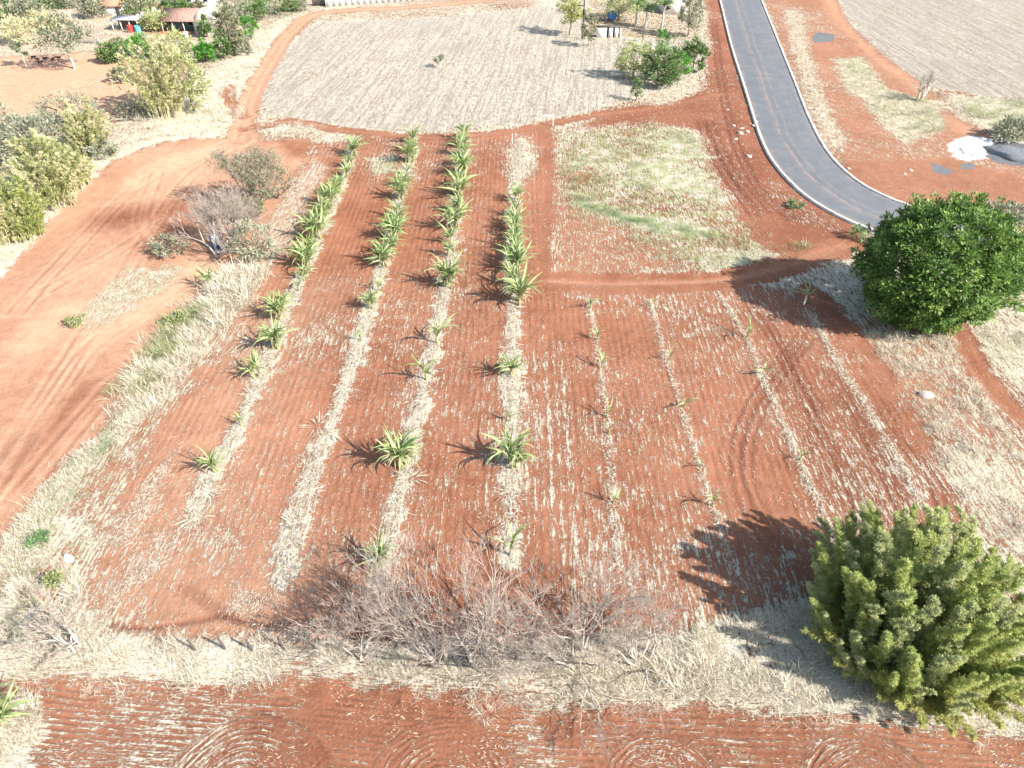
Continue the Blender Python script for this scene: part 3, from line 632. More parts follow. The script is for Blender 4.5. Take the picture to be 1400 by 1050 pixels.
def banana(px, py, size, label, name='banana_plant', nst=3, group='banana plants in the rows', dry=.25, seed=None):
    g = np.random.default_rng(seed or int(px * 31 + py)); b = GO(px, py)
    root = empty(name, b, label=label, cat='banana plant', group=group)
    for s in range(nst + (1 if nst > 2 else 0)):
        a = g.uniform(0, 6.28); rr = 0 if nst == 1 else size * .13 * g.uniform(.4, 1.3); sx, sy = rr * math.cos(a), rr * math.sin(a)
        k = size * 1.0 * (g.uniform(.55, 1.) if s else 1.); sh = k * .24; sr = .03 * k + .03
        link('stem', STEM, root, loc=(sx, sy, 0), rot=(g.normal() * .06, g.normal() * .06, 0), scale=(sr, sr, sh))
        nl = int((16 if nst > 1 else 8) * g.uniform(.8, 1.25)) if size > 1.6 else 3
        for j in range(nl):
            v = int(np.clip((j / nl) * 5.2 + g.normal() * .7, 0, 5)); L = k * g.uniform(.68, 1.0) * (.8 if v == 0 else 1)
            link('leaf', BL[v], root, loc=(sx, sy, sh * g.uniform(.86, 1.0)), rot=(g.normal() * .28, g.normal() * .18, j * 2.4 + g.normal() * .5 + a), scale=(L, L * g.uniform(.5, 1.5), L * g.uniform(.8, 1.1)))
        for j in range(int(nl * dry)):
            L = k * g.uniform(.4, .6)
            link('leaf', BD[g.integers(0, 3)], root, loc=(sx, sy, sh * .8), rot=(0, 0, g.uniform(0, 6.28)), scale=(L, L * 1.2, L), label='dry brown hanging leaf')
    return root

ORD = ['first', 'second', 'third', 'fourth', 'fifth', 'sixth', 'seventh', 'eighth', 'ninth', 'tenth', 'eleventh', 'twelfth', 'thirteenth', 'fourteenth', 'fifteenth', 'sixteenth', 'seventeenth', 'eighteenth', 'nineteenth', 'twentieth', 'twenty-first', 'twenty-second']
BAN = [  # base x, base y, height m, pseudostems
    [(483, 212, 3.6, 3), (473, 243, 2.6, 2), (462, 262, 3.2, 3), (452, 282, 3.6, 3), (444, 302, 3.8, 3), (434, 325, 4.3, 4), (421, 364, 4.0, 4), (409, 397, 2.2, 1), (384, 437, 3.3, 3), (376, 478, 3.6, 3), (352, 515, 3.0, 2), (330, 583, 1.8, 1), (292, 648, 2.7, 2)],
    [(566, 196, 3.6, 2), (562, 222, 4.2, 4), (557, 240, 2.4, 1), (551, 271, 4.4, 4), (547, 296, 3.2, 2), (541, 326, 4.0, 4), (528, 362, 4.3, 4), (518, 398, 2.0, 1), (505, 425, 2.6, 2), (494, 468, 1.8, 1)],
    [(634, 192, 3.4, 2), (632, 212, 3.8, 3), (631, 240, 4.0, 4), (627, 268, 4.4, 4), (620, 312, 4.5, 4), (618, 332, 3.4, 2), (613, 392, 4.2, 3), (598, 470, 3.4, 1), (583, 520, 3.4, 1), (551, 640, 3.9, 3), (527, 775, 3.0, 2)],
    [(705, 276, 3.0, 2), (703, 296, 3.4, 2), (704, 318, 3.6, 3), (704, 343, 4.0, 3), (704, 374, 4.2, 3), (703, 415, 4.8, 4), (701, 515, 2.8, 2), (698, 578, 1.7, 1), (702, 636, 3.7, 3), (698, 758, 3.0, 1)],
    [(807, 422, 1.9, 1), (817, 466, 1.8, 1), (823, 503, 1.8, 1), (829, 572, 2.0, 1), (832, 595, 1.5, 1), (838, 690, 1.7, 1)],
    [(889, 420, 1.5, 1), (916, 494, 1.9, 1), (935, 558, 1.9, 1), (957, 640, 1.4, 1), (973, 692, 2.0, 1)],
    [(1022, 461, 2.6, 1), (1043, 512, 1.7, 1), (1093, 630, 1.9, 1)],
    [(1102, 412, 2.9, 1)]]
FILL = [[(478, 228, 2.8, 2), (457, 272, 3.0, 2), (448, 292, 3.2, 3), (439, 313, 3.4, 3), (428, 345, 3.4, 3), (416, 380, 2.4, 2), (388, 420, 2.4, 2)], [(564, 209, 3.2, 3), (556, 256, 3.0, 2), (544, 311, 3.2, 3), (535, 345, 3.4, 3)],
        [(633, 202, 3.0, 3), (631, 226, 3.2, 3), (629, 254, 3.4, 3), (624, 290, 3.6, 3), (616, 352, 2.8, 2)], [(704, 307, 3.0, 2), (704, 330, 3.2, 3), (704, 358, 3.4, 3), (703, 394, 3.4, 3)]]
for r, f in enumerate(FILL): BAN[r] = sorted(BAN[r] + f, key=lambda q: q[1])
for r, row in enumerate(BAN):
    for i, (px, py, sz, ns) in enumerate(row):
        kind = 'leafy banana clump' if ns >= 3 else ('sparse banana plant' if sz > 2.1 else 'young banana seedling')
        lab = '%s, %s from the %s in %s row from the yard' % (kind, ORD[i], 'track' if r < 4 else 'path', ORD[r])
        if r == 7: lab = 'lone banana seedling tied to a pale stake beside the path'
        banana(px, py, sz * (.92 if py < 420 and sz > 2.5 else 1.), lab, nst=ns, dry=(.2 + .4 * ((px * 7 + py) % 10) / 10) if sz > 2.5 else .15)
banana(287, 392, 2.8, 'straggly banana plant standing alone in dry grass beside the yard', nst=2, group=None, dry=.5)
banana(3, 985, 3.0, 'pale spiky clump at the verge of the ploughed headland', name='spiky_plant', nst=3, group=None, dry=.2)

# ---------------------------------------------------------------- litter and grass (too many blades to count)
def blades(name, C, L, Wd, tilt, mat, label, cat, ang=None, g=RNG, width_flat=True, droop=.25):
    """C ground points; blade leans tilt radians from the ground"""
    n = len(C); a = g.uniform(0, 2 * math.pi, n) if ang is None else ang
    D = np.stack([np.cos(a) * np.cos(tilt), np.sin(a) * np.cos(tilt), np.sin(tilt)], 1)
    Nn = unit(np.stack([-np.cos(a) * np.sin(tilt), -np.sin(a) * np.sin(tilt), np.cos(tilt)], 1) + rdir(n, g) * .5)
    V, Fc = leaf_quads(C, D, Nn, L, Wd, droop)
    me = mesh(name, V, Fc, mat, {'tint': np.repeat(g.random(n), 4)})
    return link(name, me, kind='stuff', label=label, cat=cat)
def lift(xy, dz=.02): return np.column_stack([xy, gz(xy[:, 0], xy[:, 1]) + dz])
def along(L, n, w, g, clump=0):
    t = g.random(n); s = np.r_[0, np.cumsum(np.hypot(*np.diff(L, axis=0).T))]; q = t * s[-1]
    x = np.interp(q, s, L[:, 0]); y = np.interp(q, s, L[:, 1])
    if clump: t = np.clip(t, 0, 1)
    wv = w * (.45 + 1.1 * fbm(q / 2.3, q * 0 + 3.1, 9, 3))
    return np.column_stack([x, y]) + g.normal(size=(n, 2)) * wv[:, None] * .55
for i, (L, w) in enumerate(zip(ROWL, ROWW)):
    g = np.random.default_rng(100 + i); n = 7000 if i < 4 else (900 if i < 6 else 1300)
    C = along(L, n, w, g); A_ = None
    ln = g.uniform(.15, .6, n); wd = g.uniform(.02, .05, n)
    if i < 4:    # collapsed plants: long dead leaves fanned out on the ground
        st = L[np.linspace(6, len(L) - 3, 13).astype(int)] + g.normal(size=(13, 2)) * .3
        if i == 0: st = np.vstack([st, GP([(285, 672), (285, 672), (370, 420), (400, 410)])])
        if i == 1: st = np.vstack([st, GP([(435, 582), (435, 582), (420, 655), (400, 715), (398, 740)])])
        if i == 2: st = np.vstack([st, GP([(600, 418), (560, 655), (600, 400)])])
        m = len(st) * 20; k = np.repeat(np.arange(len(st)), 20); a2 = g.uniform(0, 6.28, len(st))[k] + g.normal(size=m) * 1.3
        C2 = st[k] + np.stack([np.cos(a2), np.sin(a2)], 1) * g.uniform(.05, .7, m)[:, None]
        C = np.vstack([C, C2]); ln = np.r_[ln, g.uniform(.4, 1.3, m)]; wd = np.r_[wd, g.uniform(.025, .07, m)]
        A_ = np.r_[g.uniform(0, 6.28, n), a2]
    blades('dry_leaf_litter', lift(C, .09), ln, wd, g.uniform(.02, .4, len(C)), M['litter'], 'pale dry leaf litter strip under the %s banana row from the yard' % ORD[i], 'litter', A_, g)

def grass_line(pts, w, n, h, mat, label, seed, tilt=(.5, 1.35), name='dry_grass'):
    g = np.random.default_rng(seed); L = spline(GP(pts), 8); nt_ = int(n * 2.0) // 14
    T = along(L, nt_, w, g); k = np.repeat(np.arange(nt_), 14); n2 = len(k)
    hs = (g.uniform(.35, 1.1, nt_) * (.35 + 1.5 * np.clip(fbm(T[:, 0] / 1.6, T[:, 1] / 1.6, seed, 3) * 2.2 - .6, 0, 1.3)))[k]
    C = T[k] + g.normal(size=(n2, 2)) * .16
    ln = .85 * h * hs * g.uniform(.5, 1.2, n2)
    return blades(name, lift(C, .02), ln, ln * .017 + .007, g.uniform(*tilt, n2), mat, label, 'grass', None, g)
def grass_poly(pts, n, h, mat, label, seed, tilt=(.5, 1.35), name='dry_grass', fac=3.):
    g = np.random.default_rng(seed); L = GP(pts); nt_ = int(n * 2.0) // 14
    lo, hi = L.min(0), L.max(0); T = np.zeros((0, 2))
    while len(T) < nt_:
        q = g.uniform(lo, hi, (nt_ * 3, 2)); keep = (poly_sd(q[:, 0], q[:, 1], L) < 0) & (fbm(q[:, 0] / fac, q[:, 1] / fac, seed, 3) + g.normal(size=len(q)) * .08 > .46)
        T = np.vstack([T, q[keep]])
    T = T[:nt_]; k = np.repeat(np.arange(nt_), 14); n2 = len(k)
    C = T[k] + g.normal(size=(n2, 2)) * .18; ln = h * (g.uniform(.4, 1.1, nt_) * (.35 + 1.5 * np.clip(fbm(T[:, 0] / 1.6, T[:, 1] / 1.6, seed + 1, 3) * 2.2 - .6, 0, 1.3)))[k] * g.uniform(.6, 1.2, n2)
    return blades(name, lift(C, .02), ln, ln * .017 + .007, g.uniform(*tilt, n2), mat, label, 'grass', None, g)
grass_line([(-60, 905), (250, 905), (450, 908), (600, 920), (700, 930), (850, 936), (1000, 938), (1150, 950), (1430, 985)], 1.5, 30000, .55, M['straw'], 'dry straw grass verge above the ploughed headland', 201)
grass_poly([(860, 895), (960, 862), (1090, 825), (1150, 860), (1420, 900), (1420, 985), (1180, 962), (950, 955), (860, 940)], 20000, .6, M['straw'], 'whitish dry grass around the foot of the big bamboo', 202)
grass_poly([(440, 880), (700, 878), (900, 868), (900, 925), (700, 930), (440, 910)], 11000, .6, M['straw'], 'dry grass among the stems of the leafless thicket', 203)
grass_line([(335, 375), (300, 420), (262, 455), (225, 500), (195, 545)], 2.2, 12000, 1.35, M['straw'], 'tall pale grass bank between the yard and first banana row', 204)
grass_line([(275, 425), (240, 460), (215, 495), (190, 530)], 1.5, 5200, 1.2, M['grass_green'], 'greenish grass along the yard edge of the pale bank', 205, name='green_grass')
grass_line([(200, 550), (165, 585), (120, 625), (75, 680), (40, 730), (-10, 800)], 1.5, 8500, .55, M['straw'], 'pale grass fringe running down the yard edge', 206)
grass_line([(190, 555), (140, 605), (75, 680), (45, 735), (20, 790)], 1.2, 3000, .55, M['weed'], 'scattered green weeds along the yard fringe', 207, name='green_weed')
grass_line([(-40, 390), (0, 362), (60, 290), (140, 218), (215, 190), (310, 180)], 1.6, 9000, .7, M['straw'], 'white straw fringe between the yard and bamboo thicket', 208)
grass_poly([(225, 190), (165, 155), (220, 125), (300, 95), (380, 30), (330, 178)], 9000, .9, M['straw'], 'dry grass slope beside the winding dirt track', 209)
grass_poly([(768, 185), (890, 168), (960, 190), (988, 262), (1035, 318), (1110, 340), (1085, 365), (990, 372), (880, 360), (790, 320), (764, 260)], 17000, .55, M['grass_green'], 'patchy green and straw grass between path and road', 210, name='rough_grass')
grass_line([(800, 278), (850, 298), (910, 312), (960, 318)], 1.3, 3500, .5, M['weed'], 'green grass streak crossing the rough grass patch', 211, name='green_grass')
grass_poly([(1180, 455), (1305, 465), (1345, 545), (1420, 660), (1440, 800), (1340, 720), (1275, 600), (1215, 505)], 9000, .5, M['straw'], 'pale dry grass beyond the eighth row', 212)
grass_poly([(1330, 460), (1420, 430), (1480, 560), (1400, 560)], 4000, .6, M['straw'], 'dry grass beside the red rut below the round tree', 213)
grass_poly([(1140, 80), (1180, 75), (1210, 120), (1290, 140), (1295, 175), (1240, 195), (1200, 165)], 4000, .7, M['grass_green'], 'tufted grass island around the white leafless tree', 214, name='rough_grass')
grass_poly([(1310, 135), (1420, 140), (1480, 220), (1390, 195), (1330, 165)], 4500, .9, M['grass_green'], 'rank grass bank beside the white lime heap', 215, name='rough_grass')
grass_poly([(690, 208), (705, 192), (726, 196), (735, 212), (731, 234), (714, 250), (696, 238)], 1100, .5, M['straw'], 'grey green weedy patch at the top of the fourth row', 216, name='weed_patch')
grass_poly([(60, 740), (20, 800), (0, 880), (90, 890), (150, 850), (110, 800)], 6000, .6, M['straw'], 'pale grass around the leaning leafless tree', 217)
grass_poly([(92, 440), (140, 395), (248, 363), (244, 382), (185, 425), (130, 450)], 1800, .35, M['straw'], 'thin straw patch in the middle of the yard', 218)
grass_line([(440, 176), (380, 168), (345, 178)], 1.2, 1500, .5, M['straw'], 'pale grass wedge between track and yard', 219)
grass_poly([(0, 965), (40, 955), (55, 1010), (20, 1060), (-20, 1060)], 3000, .6, M['straw'], 'straw tussock at the corner of the ploughed headland', 220)
grass_poly([(-20, 0), (190, 5), (200, 70), (-20, 80)], 5000, 1.2, M['straw'], 'dry grass under the farmyard trees', 221)
grass_poly([(1070, 15), (1095, 10), (1110, 80), (1130, 140), (1160, 200), (1130, 205), (1095, 120)], 2500, .5, M['straw'], 'straw strip along the outer road edge', 222)

def scatter(poly, n, label, seed, ang=None, name='straw_scatter', fac=4.5, thr=.66):
    """loose straw lying on tilled soil, thicker in some patches"""
    g = np.random.default_rng(seed); lo, hi = poly.min(0), poly.max(0); hi = np.minimum(hi, [150, 240]); lo = np.maximum(lo, [-150, 8]); T = np.zeros((0, 2))
    while len(T) < n:
        q = g.uniform(lo, hi, (n * 2, 2)); q = q[poly_sd(q[:, 0], q[:, 1], poly) < 0]
        T = np.vstack([T, q[fbm(q[:, 0] / fac, q[:, 1] / fac, seed, 4) + g.normal(size=len(q)) * .10 > thr]])
    T = T[:n]; a = g.uniform(0, 6.28, n) if ang is None else ang + g.normal(size=n) * .55
    return blades(name, lift(T, .05), g.uniform(.08, .36, n), g.uniform(.014, .036, n), g.uniform(.0, .35, n), M['litter'], label, 'straw', a, g)
scatter(FIELD, 14000, 'loose straw scattered over the red banana field', 301, math.pi / 2)
scatter(PLOUGH, 5000, 'loose straw scattered over the ploughed headland', 302, 0., fac=2.2)
scatter(GP([(80, 760), (260, 600), (300, 680), (330, 760), (430, 850), (420, 880), (90, 880)]), 9000, 'thick straw cover at the field corner beside the leaning leafless tree', 303, 1.2, fac=2.5)

# ---------------------------------------------------------------- trees and thickets
leafy(1283, 364, 188, 164, M['mango'], 'big round dense dark green tree at the road bend', name='mango_tree', nclump=1900, nleaf=38, ls=.36, cr=.5, shell=.76, lob=.18, hf=.32, up=1.1, clear=.0, bottom=-.92)
leafy(1390, 352, 26, 28, M['green'], 'small pale green bush between the round tree and road', name='bush', cat='bush', nclump=50, nleaf=24, ls=.4)
bamboo(1266, 826, 304, 246, [M['bamboo'], M['bamboo'], M['bamboo_pale']], 'big feathery green bamboo clump at the grass verge', n=165, nleaf=6000, ls=.165, nv=9, skirt=100, skirtmat=M['bamboo_y'], rad=.62, seed=5, arch=(.02, .26), start=.14, lean=.12)

# leafless thicket along the verge
bare_tree(492, 900, 795, 'small leafless grey tree standing alone beside the fence posts', seed=11, stems=4, spread=.75, depth_n=5, r0=.07)
bare_tree(600, 900, 752, 'leafless tree with white branches fanning towards the fence posts', seed=12, stems=7, spread=.8, depth_n=5, r0=.09, lean=(-.2, .1))
bare_tree(655, 905, 742, 'broad leafless tree beside the dark boulder', seed=13, stems=6, spread=.8, depth_n=5, r0=.12, lean=(.1, .1))
bare_tree(790, 905, 760, 'leafless tree with reddish twigs in the middle of the thicket', seed=14, stems=7, spread=.95, depth_n=5, r0=.08)
bare_tree(878, 905, 815, 'low leafless shrub where the thicket meets the open verge', seed=15, stems=7, spread=1.0, depth_n=5, r0=.07)
bare_tree(101, 888, 805, 'leaning leafless tree with pale stem at the field corner', seed=16, stems=4, spread=.4, depth_n=5, r0=.11, lean=(-.15, .1))
# two trees by the yard
bare_tree(300, 348, 240, 'wide leafless grey tree with blue drum under it', seed=17, stems=9, spread=1.0, depth_n=6, r0=.13, lean=(0, 0), hscale=.74)
bare_tree(345, 288, 188, 'round olive brown tree with sparse leaves beside the yard', seed=18, stems=8, spread=.95, depth_n=6, r0=.12, leaves=9000, leafmat='olive', ls=.24, hscale=.74, mat='twig', name='sparse_tree')
leafy(345, 330, 62, 52, M['greygreen'], 'dense grey green bush under the wide leafless tree', name='bush', cat='bush', nclump=60, nleaf=26, ls=.35)
leafy(335, 283, 40, 36, M['green'], 'small green bush between the two yard trees', name='bush', cat='bush', nclump=40, nleaf=22, ls=.35)
leafy(232, 337, 46, 22, M['greygreen'], 'low grey green shrub at the shaded foot of the leafless tree', name='shrub', cat='shrub', nclump=40, nleaf=22, ls=.3)
bare_tree(1256, 137, 80, 'slender white leafless tree beyond the asphalt road', seed=19, stems=3, spread=.28, depth_n=4, r0=.2, mat='pale_bark', fine='pale_bark')
# bamboo and shrubs along the yard
bamboo(18, 290, 80, 80, [M['bamboo_pale'], M['bamboo']], 'green bamboo clump filling the lower end of the straw fringe', n=80, nleaf=800, ls=.36, rad=.45, seed=41, arch=(.05, .42), start=.15)
bamboo(92, 232, 62, 58, [M['bamboo_pale'], M['bamboo_dry']], 'pale bamboo clump between the light green and the medium clumps', n=60, nleaf=700, ls=.36, rad=.42, seed=42, arch=(.05, .42), start=.15)
leafy(140, 205, 40, 26, M['greygreen'], 'grey scrub below the medium straw coloured bamboo', name='shrub', cat='shrub', nclump=50, nleaf=22, ls=.4, trunk=False)
leafy(88, 150, 80, 40, M['greygreen'], 'grey scrub at the edge of the packed earth farmyard', name='thicket', cat='bush', nclump=90, nleaf=24, ls=.4)
bamboo(214, 112, 112, 104, [M['bamboo_dry'], M['bamboo_dry'], M['bamboo_dry'], M['bamboo_pale']], 'huge straw coloured bamboo clump beyond the yard', n=105, nleaf=480, ls=.5, rad=.42, nv=8, seed=8, arch=(.08, .6), start=.22)
leafy(252, 105, 50, 70, M['bamboo_pale'], 'pale green bush leaning on the straw coloured bamboo', name='bush', cat='bush', nclump=80, nleaf=24, ls=.5)
bamboo(112, 178, 70, 72, [M['bamboo_dry'], M['bamboo_pale']], 'medium straw coloured bamboo clump above the yard corner', n=65, nleaf=700, ls=.38, rad=.42, seed=9, arch=(.05, .45), start=.15)
bamboo(55, 236, 100, 100, [M['bamboo_pale'], M['bamboo_dry'], M['bamboo_pale']], 'light green bamboo clump along the white straw fringe', n=90, nleaf=800, ls=.36, rad=.45, seed=10, arch=(.05, .45), start=.15)
bamboo(-12, 295, 80, 85, [M['bamboo_pale'], M['bamboo_dry']], 'yellow green bamboo clump lowest along the straw fringe', n=60, nleaf=800, ls=.36, rad=.45, seed=12, arch=(.05, .45), start=.15)
leafy(45, 190, 110, 75, M['greygreen'], 'grey leafed thicket tree behind the light green bamboo', name='thicket_tree', nclump=160, nleaf=26, ls=.45)
leafy(-5, 175, 60, 60, M['greygreen'], 'grey leafed bush beside the thicket tree', name='bush', cat='bush', nclump=90, nleaf=24, ls=.45)
leafy(178, 150, 34, 22, M['greygreen'], 'small grey shrub in the shade of the straw bamboo', name='shrub', cat='shrub', nclump=40, nleaf=20, ls=.35)

# farmyard and far trees
leafy(83, 48, 56, 44, M['gum'], 'gum tree with bare leaning trunk and dark animals in its shade', name='gum_tree', base=(102, 94), nclump=70, nleaf=26, ls=.5, cr=1.1, bark='pale_bark', lob=.6, shell=.3)
bare_tree(35, 92, 20, 'pale bare trunked tree beside the gum tree', seed=31, stems=1, spread=.3, depth_n=4, r0=.2, mat='pale_bark', fine='twig_grey', leaves=900, leafmat='gum', ls=.4, name='sparse_tree')
bare_tree(137, 60, 12, 'leafless grey tree in front of the orange roofed shed', seed=32, stems=3, spread=.8, depth_n=5, r0=.16)
bare_tree(601, 94, 60, 'thin pale tree standing alone in the stubble', seed=33, stems=2, spread=.35, depth_n=4, r0=.06, mat='pale_bark', fine='greyt' if 'greyt' in M else 'twig_grey', leaves=500, leafmat='greygreen', ls=.3, name='sparse_tree')
T = [(8, 12, 44, 36, 'green', 'dark green tree at the corner of the farmyard'), (38, 14, 34, 34, 'greygreen', 'grey green tree between corner tree and gum tree'), (62, 0, 44, 24, 'green', 'green tree behind the gum tree'), (212, 30, 36, 26, 'bamboo_pale', 'pale green tree in front of the board fence'), (125, 12, 30, 24, 'greygreen', 'grey green tree hiding the end of the orange roofed shed'), (228, 14, 18, 18, 'green', 'small green tree between board fence and white house'), (280, 36, 20, 22, 'green', 'green bush at the corner of the brown roofed house'), (100, -4, 46, 22, 'greygreen', 'grey green tree close to the orange roofed shed'),
     (190, 4, 54, 24, 'green', 'wide green tree beside the orange roofed shed'), (247, 10, 26, 20, 'green', 'round green bush in front of the white house'), (273, 11, 18, 16, 'olive', 'small olive bush between white house and pale dome'),
     (311, 42, 30, 46, 'olive', 'olive tree overlapping the pale dome'), (318, 20, 34, 40, 'greygreen', 'grey tree behind the lime green bush'), (345, 12, 40, 30, 'green', 'green tree above the lime green bush'), (378, 4, 54, 26, 'green', 'dark green tree at the bend of the dirt track'), (405, 6, 30, 18, 'greygreen', 'grey shrub beside the dark gate'),
     (340, 37, 22, 24, 'lime', 'lime green bush beside the dirt track'), (280, 70, 26, 24, 'lime', 'round lime green bush below the pale dome'), (191, 63, 34, 26, 'lime', 'lime green bush above the straw coloured bamboo'), (150, 72, 30, 24, 'green', 'pale green bush in the packed earth farmyard'),
     (304, 62, 18, 26, 'green', 'narrow green bush beside the round lime bush'), (163, 102, 22, 18, 'greygreen', 'little grey green bush on the packed earth'), (326, 62, 28, 22, 'greygreen', 'bleached shrub below the lime bush by the track'), (235, 62, 54, 40, 'bamboo_pale', 'yellowish green tree behind the straw coloured bamboo'), (262, 28, 20, 12, 'olive', 'creeper bush on the brown roofed house'),
     (22, 40, 40, 34, 'bamboo_dry', 'straw coloured thicket beneath the corner tree'), (60, 30, 36, 26, 'bamboo_dry', 'straw coloured thicket behind the gum tree crown')]
for px, py, w, h, mt, lb in T:
    small = w < 24; isb = 'bush' in lb or 'shrub' in lb or 'thicket' in lb
    leafy(px, py, w, h, M[mt], lb, name=('bush' if 'bush' in lb else 'shrub' if 'shrub' in lb else 'thicket' if 'thicket' in lb else 'tree'), cat='bush' if isb else 'tree', nclump=40 if small else 80, nleaf=22, ls=.5, lob=.5)
leafy(783, 14, 36, 50, M['bamboo_y'], 'yellow green tree beside the utility pole', base=(779, 48), nclump=60, nleaf=26, ls=.5, lob=.6, shell=.3)
leafy(868, 80, 46, 44, M['bamboo_pale'], 'light green bushy tree at the edge of the stubble', nclump=110, nleaf=26, ls=.45, lob=.5)
leafy(909, 90, 46, 44, M['green'], 'dark green shrubby tree beside the light green one', nclump=110, nleaf=26, ls=.5, lob=.5)
leafy(950, 74, 32, 34, M['green'], 'dark green bush close to the road', name='bush', cat='bush', nclump=80, nleaf=26, ls=.5)
leafy(932, 88, 26, 32, M['lime'], 'bright green shrub between the two dark bushes', name='shrub', cat='shrub', nclump=50, nleaf=22, ls=.45)
leafy(906, 56, 16, 24, M['lime'], 'small bright shrub behind the dark shrubby tree', name='shrub', cat='shrub', nclump=30, nleaf=20, ls=.45)
leafy(871, 124, 13, 20, M['green'], 'tiny upright shrub alone at the stubble edge', name='shrub', cat='shrub', nclump=24, nleaf=18, ls=.35)
leafy(848, 8, 46, 36, M['bamboo_pale'], 'pale green garden tree behind the blue tub', nclump=80, nleaf=24, ls=.5)
leafy(945, 18, 30, 44, M['greygreen'], 'grey green tree at the garden corner by the road', nclump=80, nleaf=24, ls=.5)
leafy(806, 38, 20, 34, M['olive'], 'brownish bush at the foot of the utility pole', name='bush', cat='bush', nclump=40, nleaf=22, ls=.45)
leafy(1376, 292, 50, 26, M['greygreen'], 'grey shrub on the red earth above the round tree', name='shrub', cat='shrub', nclump=60, nleaf=24, ls=.4)
leafy(1385, 176, 50, 34, M['greygreen'], 'grey green shrub on the bank beside the lime heap', name='shrub', cat='shrub', nclump=70, nleaf=24, ls=.45)
leafy(1090, 279, 16, 8, M['weed'], 'low weed on red earth inside the road bend', name='weed', cat='weed', nclump=14, nleaf=18, ls=.3, trunk=False)
leafy(1175, 318, 22, 18, M['weed'], 'leafy weed against the inner kerb', name='weed', cat='weed', nclump=20, nleaf=18, ls=.3, trunk=False)
leafy(238, 436, 26, 18, M['grass_green'], 'green weedy bush topping the pale grass bank', name='bush', cat='bush', nclump=40, nleaf=22, ls=.3, trunk=False)
leafy(102, 438, 20, 9, M['grass_green'], 'small green weed in the middle of the yard', name='weed', cat='weed', nclump=20, nleaf=18, ls=.25, trunk=False)
leafy(52, 738, 20, 13, M['weed'], 'bright green weed tuft on the yard fringe', name='weed', cat='weed', nclump=24, nleaf=20, ls=.22, trunk=False)
leafy(70, 792, 18, 16, M['grass_green'], 'green weed behind the leaning leafless tree', name='weed', cat='weed', nclump=24, nleaf=20, ls=.22, trunk=False)
leafy(160, 58, 0.1 + 18, 12, M['olive'], 'small olive bush beside the lean-to shed', name='bush', cat='bush', nclump=24, nleaf=18, ls=.4)

def palm(px, py, ytop, label, seed):
    g = np.random.default_rng(seed); h = hgt((px, py), ytop); root = empty('palm_tree', GO(px, py), label=label, cat='palm', group='palms in the garden')
    V, Fc = tube([[0, 0, -.2], [.05, 0, h * .5], [0, .05, h]], [.24, .19, .16], 8); link('trunk', mesh('trunk', V, Fc, M['pale_bark'], smooth=True), root)
    fr = []
    for b in (1.1, 1.7, 2.3):
        t = np.linspace(0, 1, 40); ang = .35 + b * t; P = np.stack([np.cumsum(np.sin(ang)), 0 * t, np.cumsum(np.cos(ang))], 1) / 40 * 3.2
        k = np.repeat(np.arange(3, 40), 2); sg = np.tile([-1, 1], 37)[:, None]; Tn = np.gradient(P, axis=0)[k]; Tn = unit(Tn)
        D = unit(Tn * .5 + np.array([0, 1, 0]) * sg + [0, 0, -.45]); L = .75 * np.sin((k / 40) * math.pi * .85 + .3)
        V1, F1 = leaf_quads(P[k], D, unit(np.cross(D, Tn)), L, np.full(len(k), .07)); V2, F2 = tube(P[::4], np.linspace(.04, .01, 10), 4)
        V, Fc = cat_parts([(V1, F1), (V2, F2)]); fr.append(mesh('frond', V, Fc, M['green'], {'tint': g.random(len(V))}))
    for j in range(15): link('frond', fr[min(2, j // 5)], root, loc=(0, 0, h), rot=(0, 0, j * 2.4))
palm(882, 38, 14, 'palm with thick white trunk in the garden', 1); palm(904, 40, 9, 'slender palm beside the white garden house', 2); palm(869, 34, 8, 'dark crowned palm beside the pale green garden tree', 3)
for i, (px, py) in enumerate([(878, 58), (921, 60), (949, 58), (902, 50)]):
    banana(px, py, 2.6, ['yellowing banana plant below the white trunked palm', 'yellow banana plant beside the garden fence line', 'yellow banana plant at the garden corner', 'yellow green banana plant under the slender palm'][i], nst=1, group='banana plants in the garden', dry=.5)

# ---------------------------------------------------------------- buildings and yard things
M['white'] = plain('whitewash', (.72, .70, .66), .1, 1.); M['tile'] = plain('clay_roof', (.36, .19, .13), .35, 3.); M['brown'] = plain('brown_roof', (.27, .16, .13), .4, 3.)
M['teal'] = plain('teal_paint', (.06, .16, .17), .3, 2.); M['dark'] = plain('dark_opening', (.03, .03, .035), .2, 2.); M['wood'] = plain('weathered_wood', (.20, .16, .13), .35, 4.); M['darkwood'] = plain('dark_post_wood', (.085, .07, .065), .35, 5.)
M['concrete'] = plain('concrete', (.46, .44, .41), .2, 1.5); M['cream'] = plain('cream_cover', (.62, .53, .42), .1, .7); M['blue'] = plain('blue_plastic', (.05, .16, .36), .15, 2., rough=.4, spec=.4); M['red'] = plain('red_paint', (.42, .05, .04), .2, 3., rough=.5)
M['turq'] = plain('turquoise_paint', (.12, .40, .42), .2, 3., rough=.5); M['metal'] = plain('grey_sheet', (.40, .40, .41), .2, 1., rough=.6); M['rock'] = plain('dark_rock', (.10, .09, .09), .35, 2., bump=.1); M['rubble'] = plain('pale_rubble', (.45, .37, .31), .25, 3., bump=.05); M['blackhide'] = plain('black_hide', (.02, .018, .018), .3, 4.); M['lime_white'] = plain('white_lime', (.80, .79, .77), .05, 3., bump=.1); M['gravel'] = plain('grey_chippings', (.15, .16, .17), .4, 8., bump=.1)
def part(name, mat, root, *boxes):
    V, Fc = cat_parts([box(*b) for b in boxes]); return link(name, mesh(name, V, Fc, mat), root)
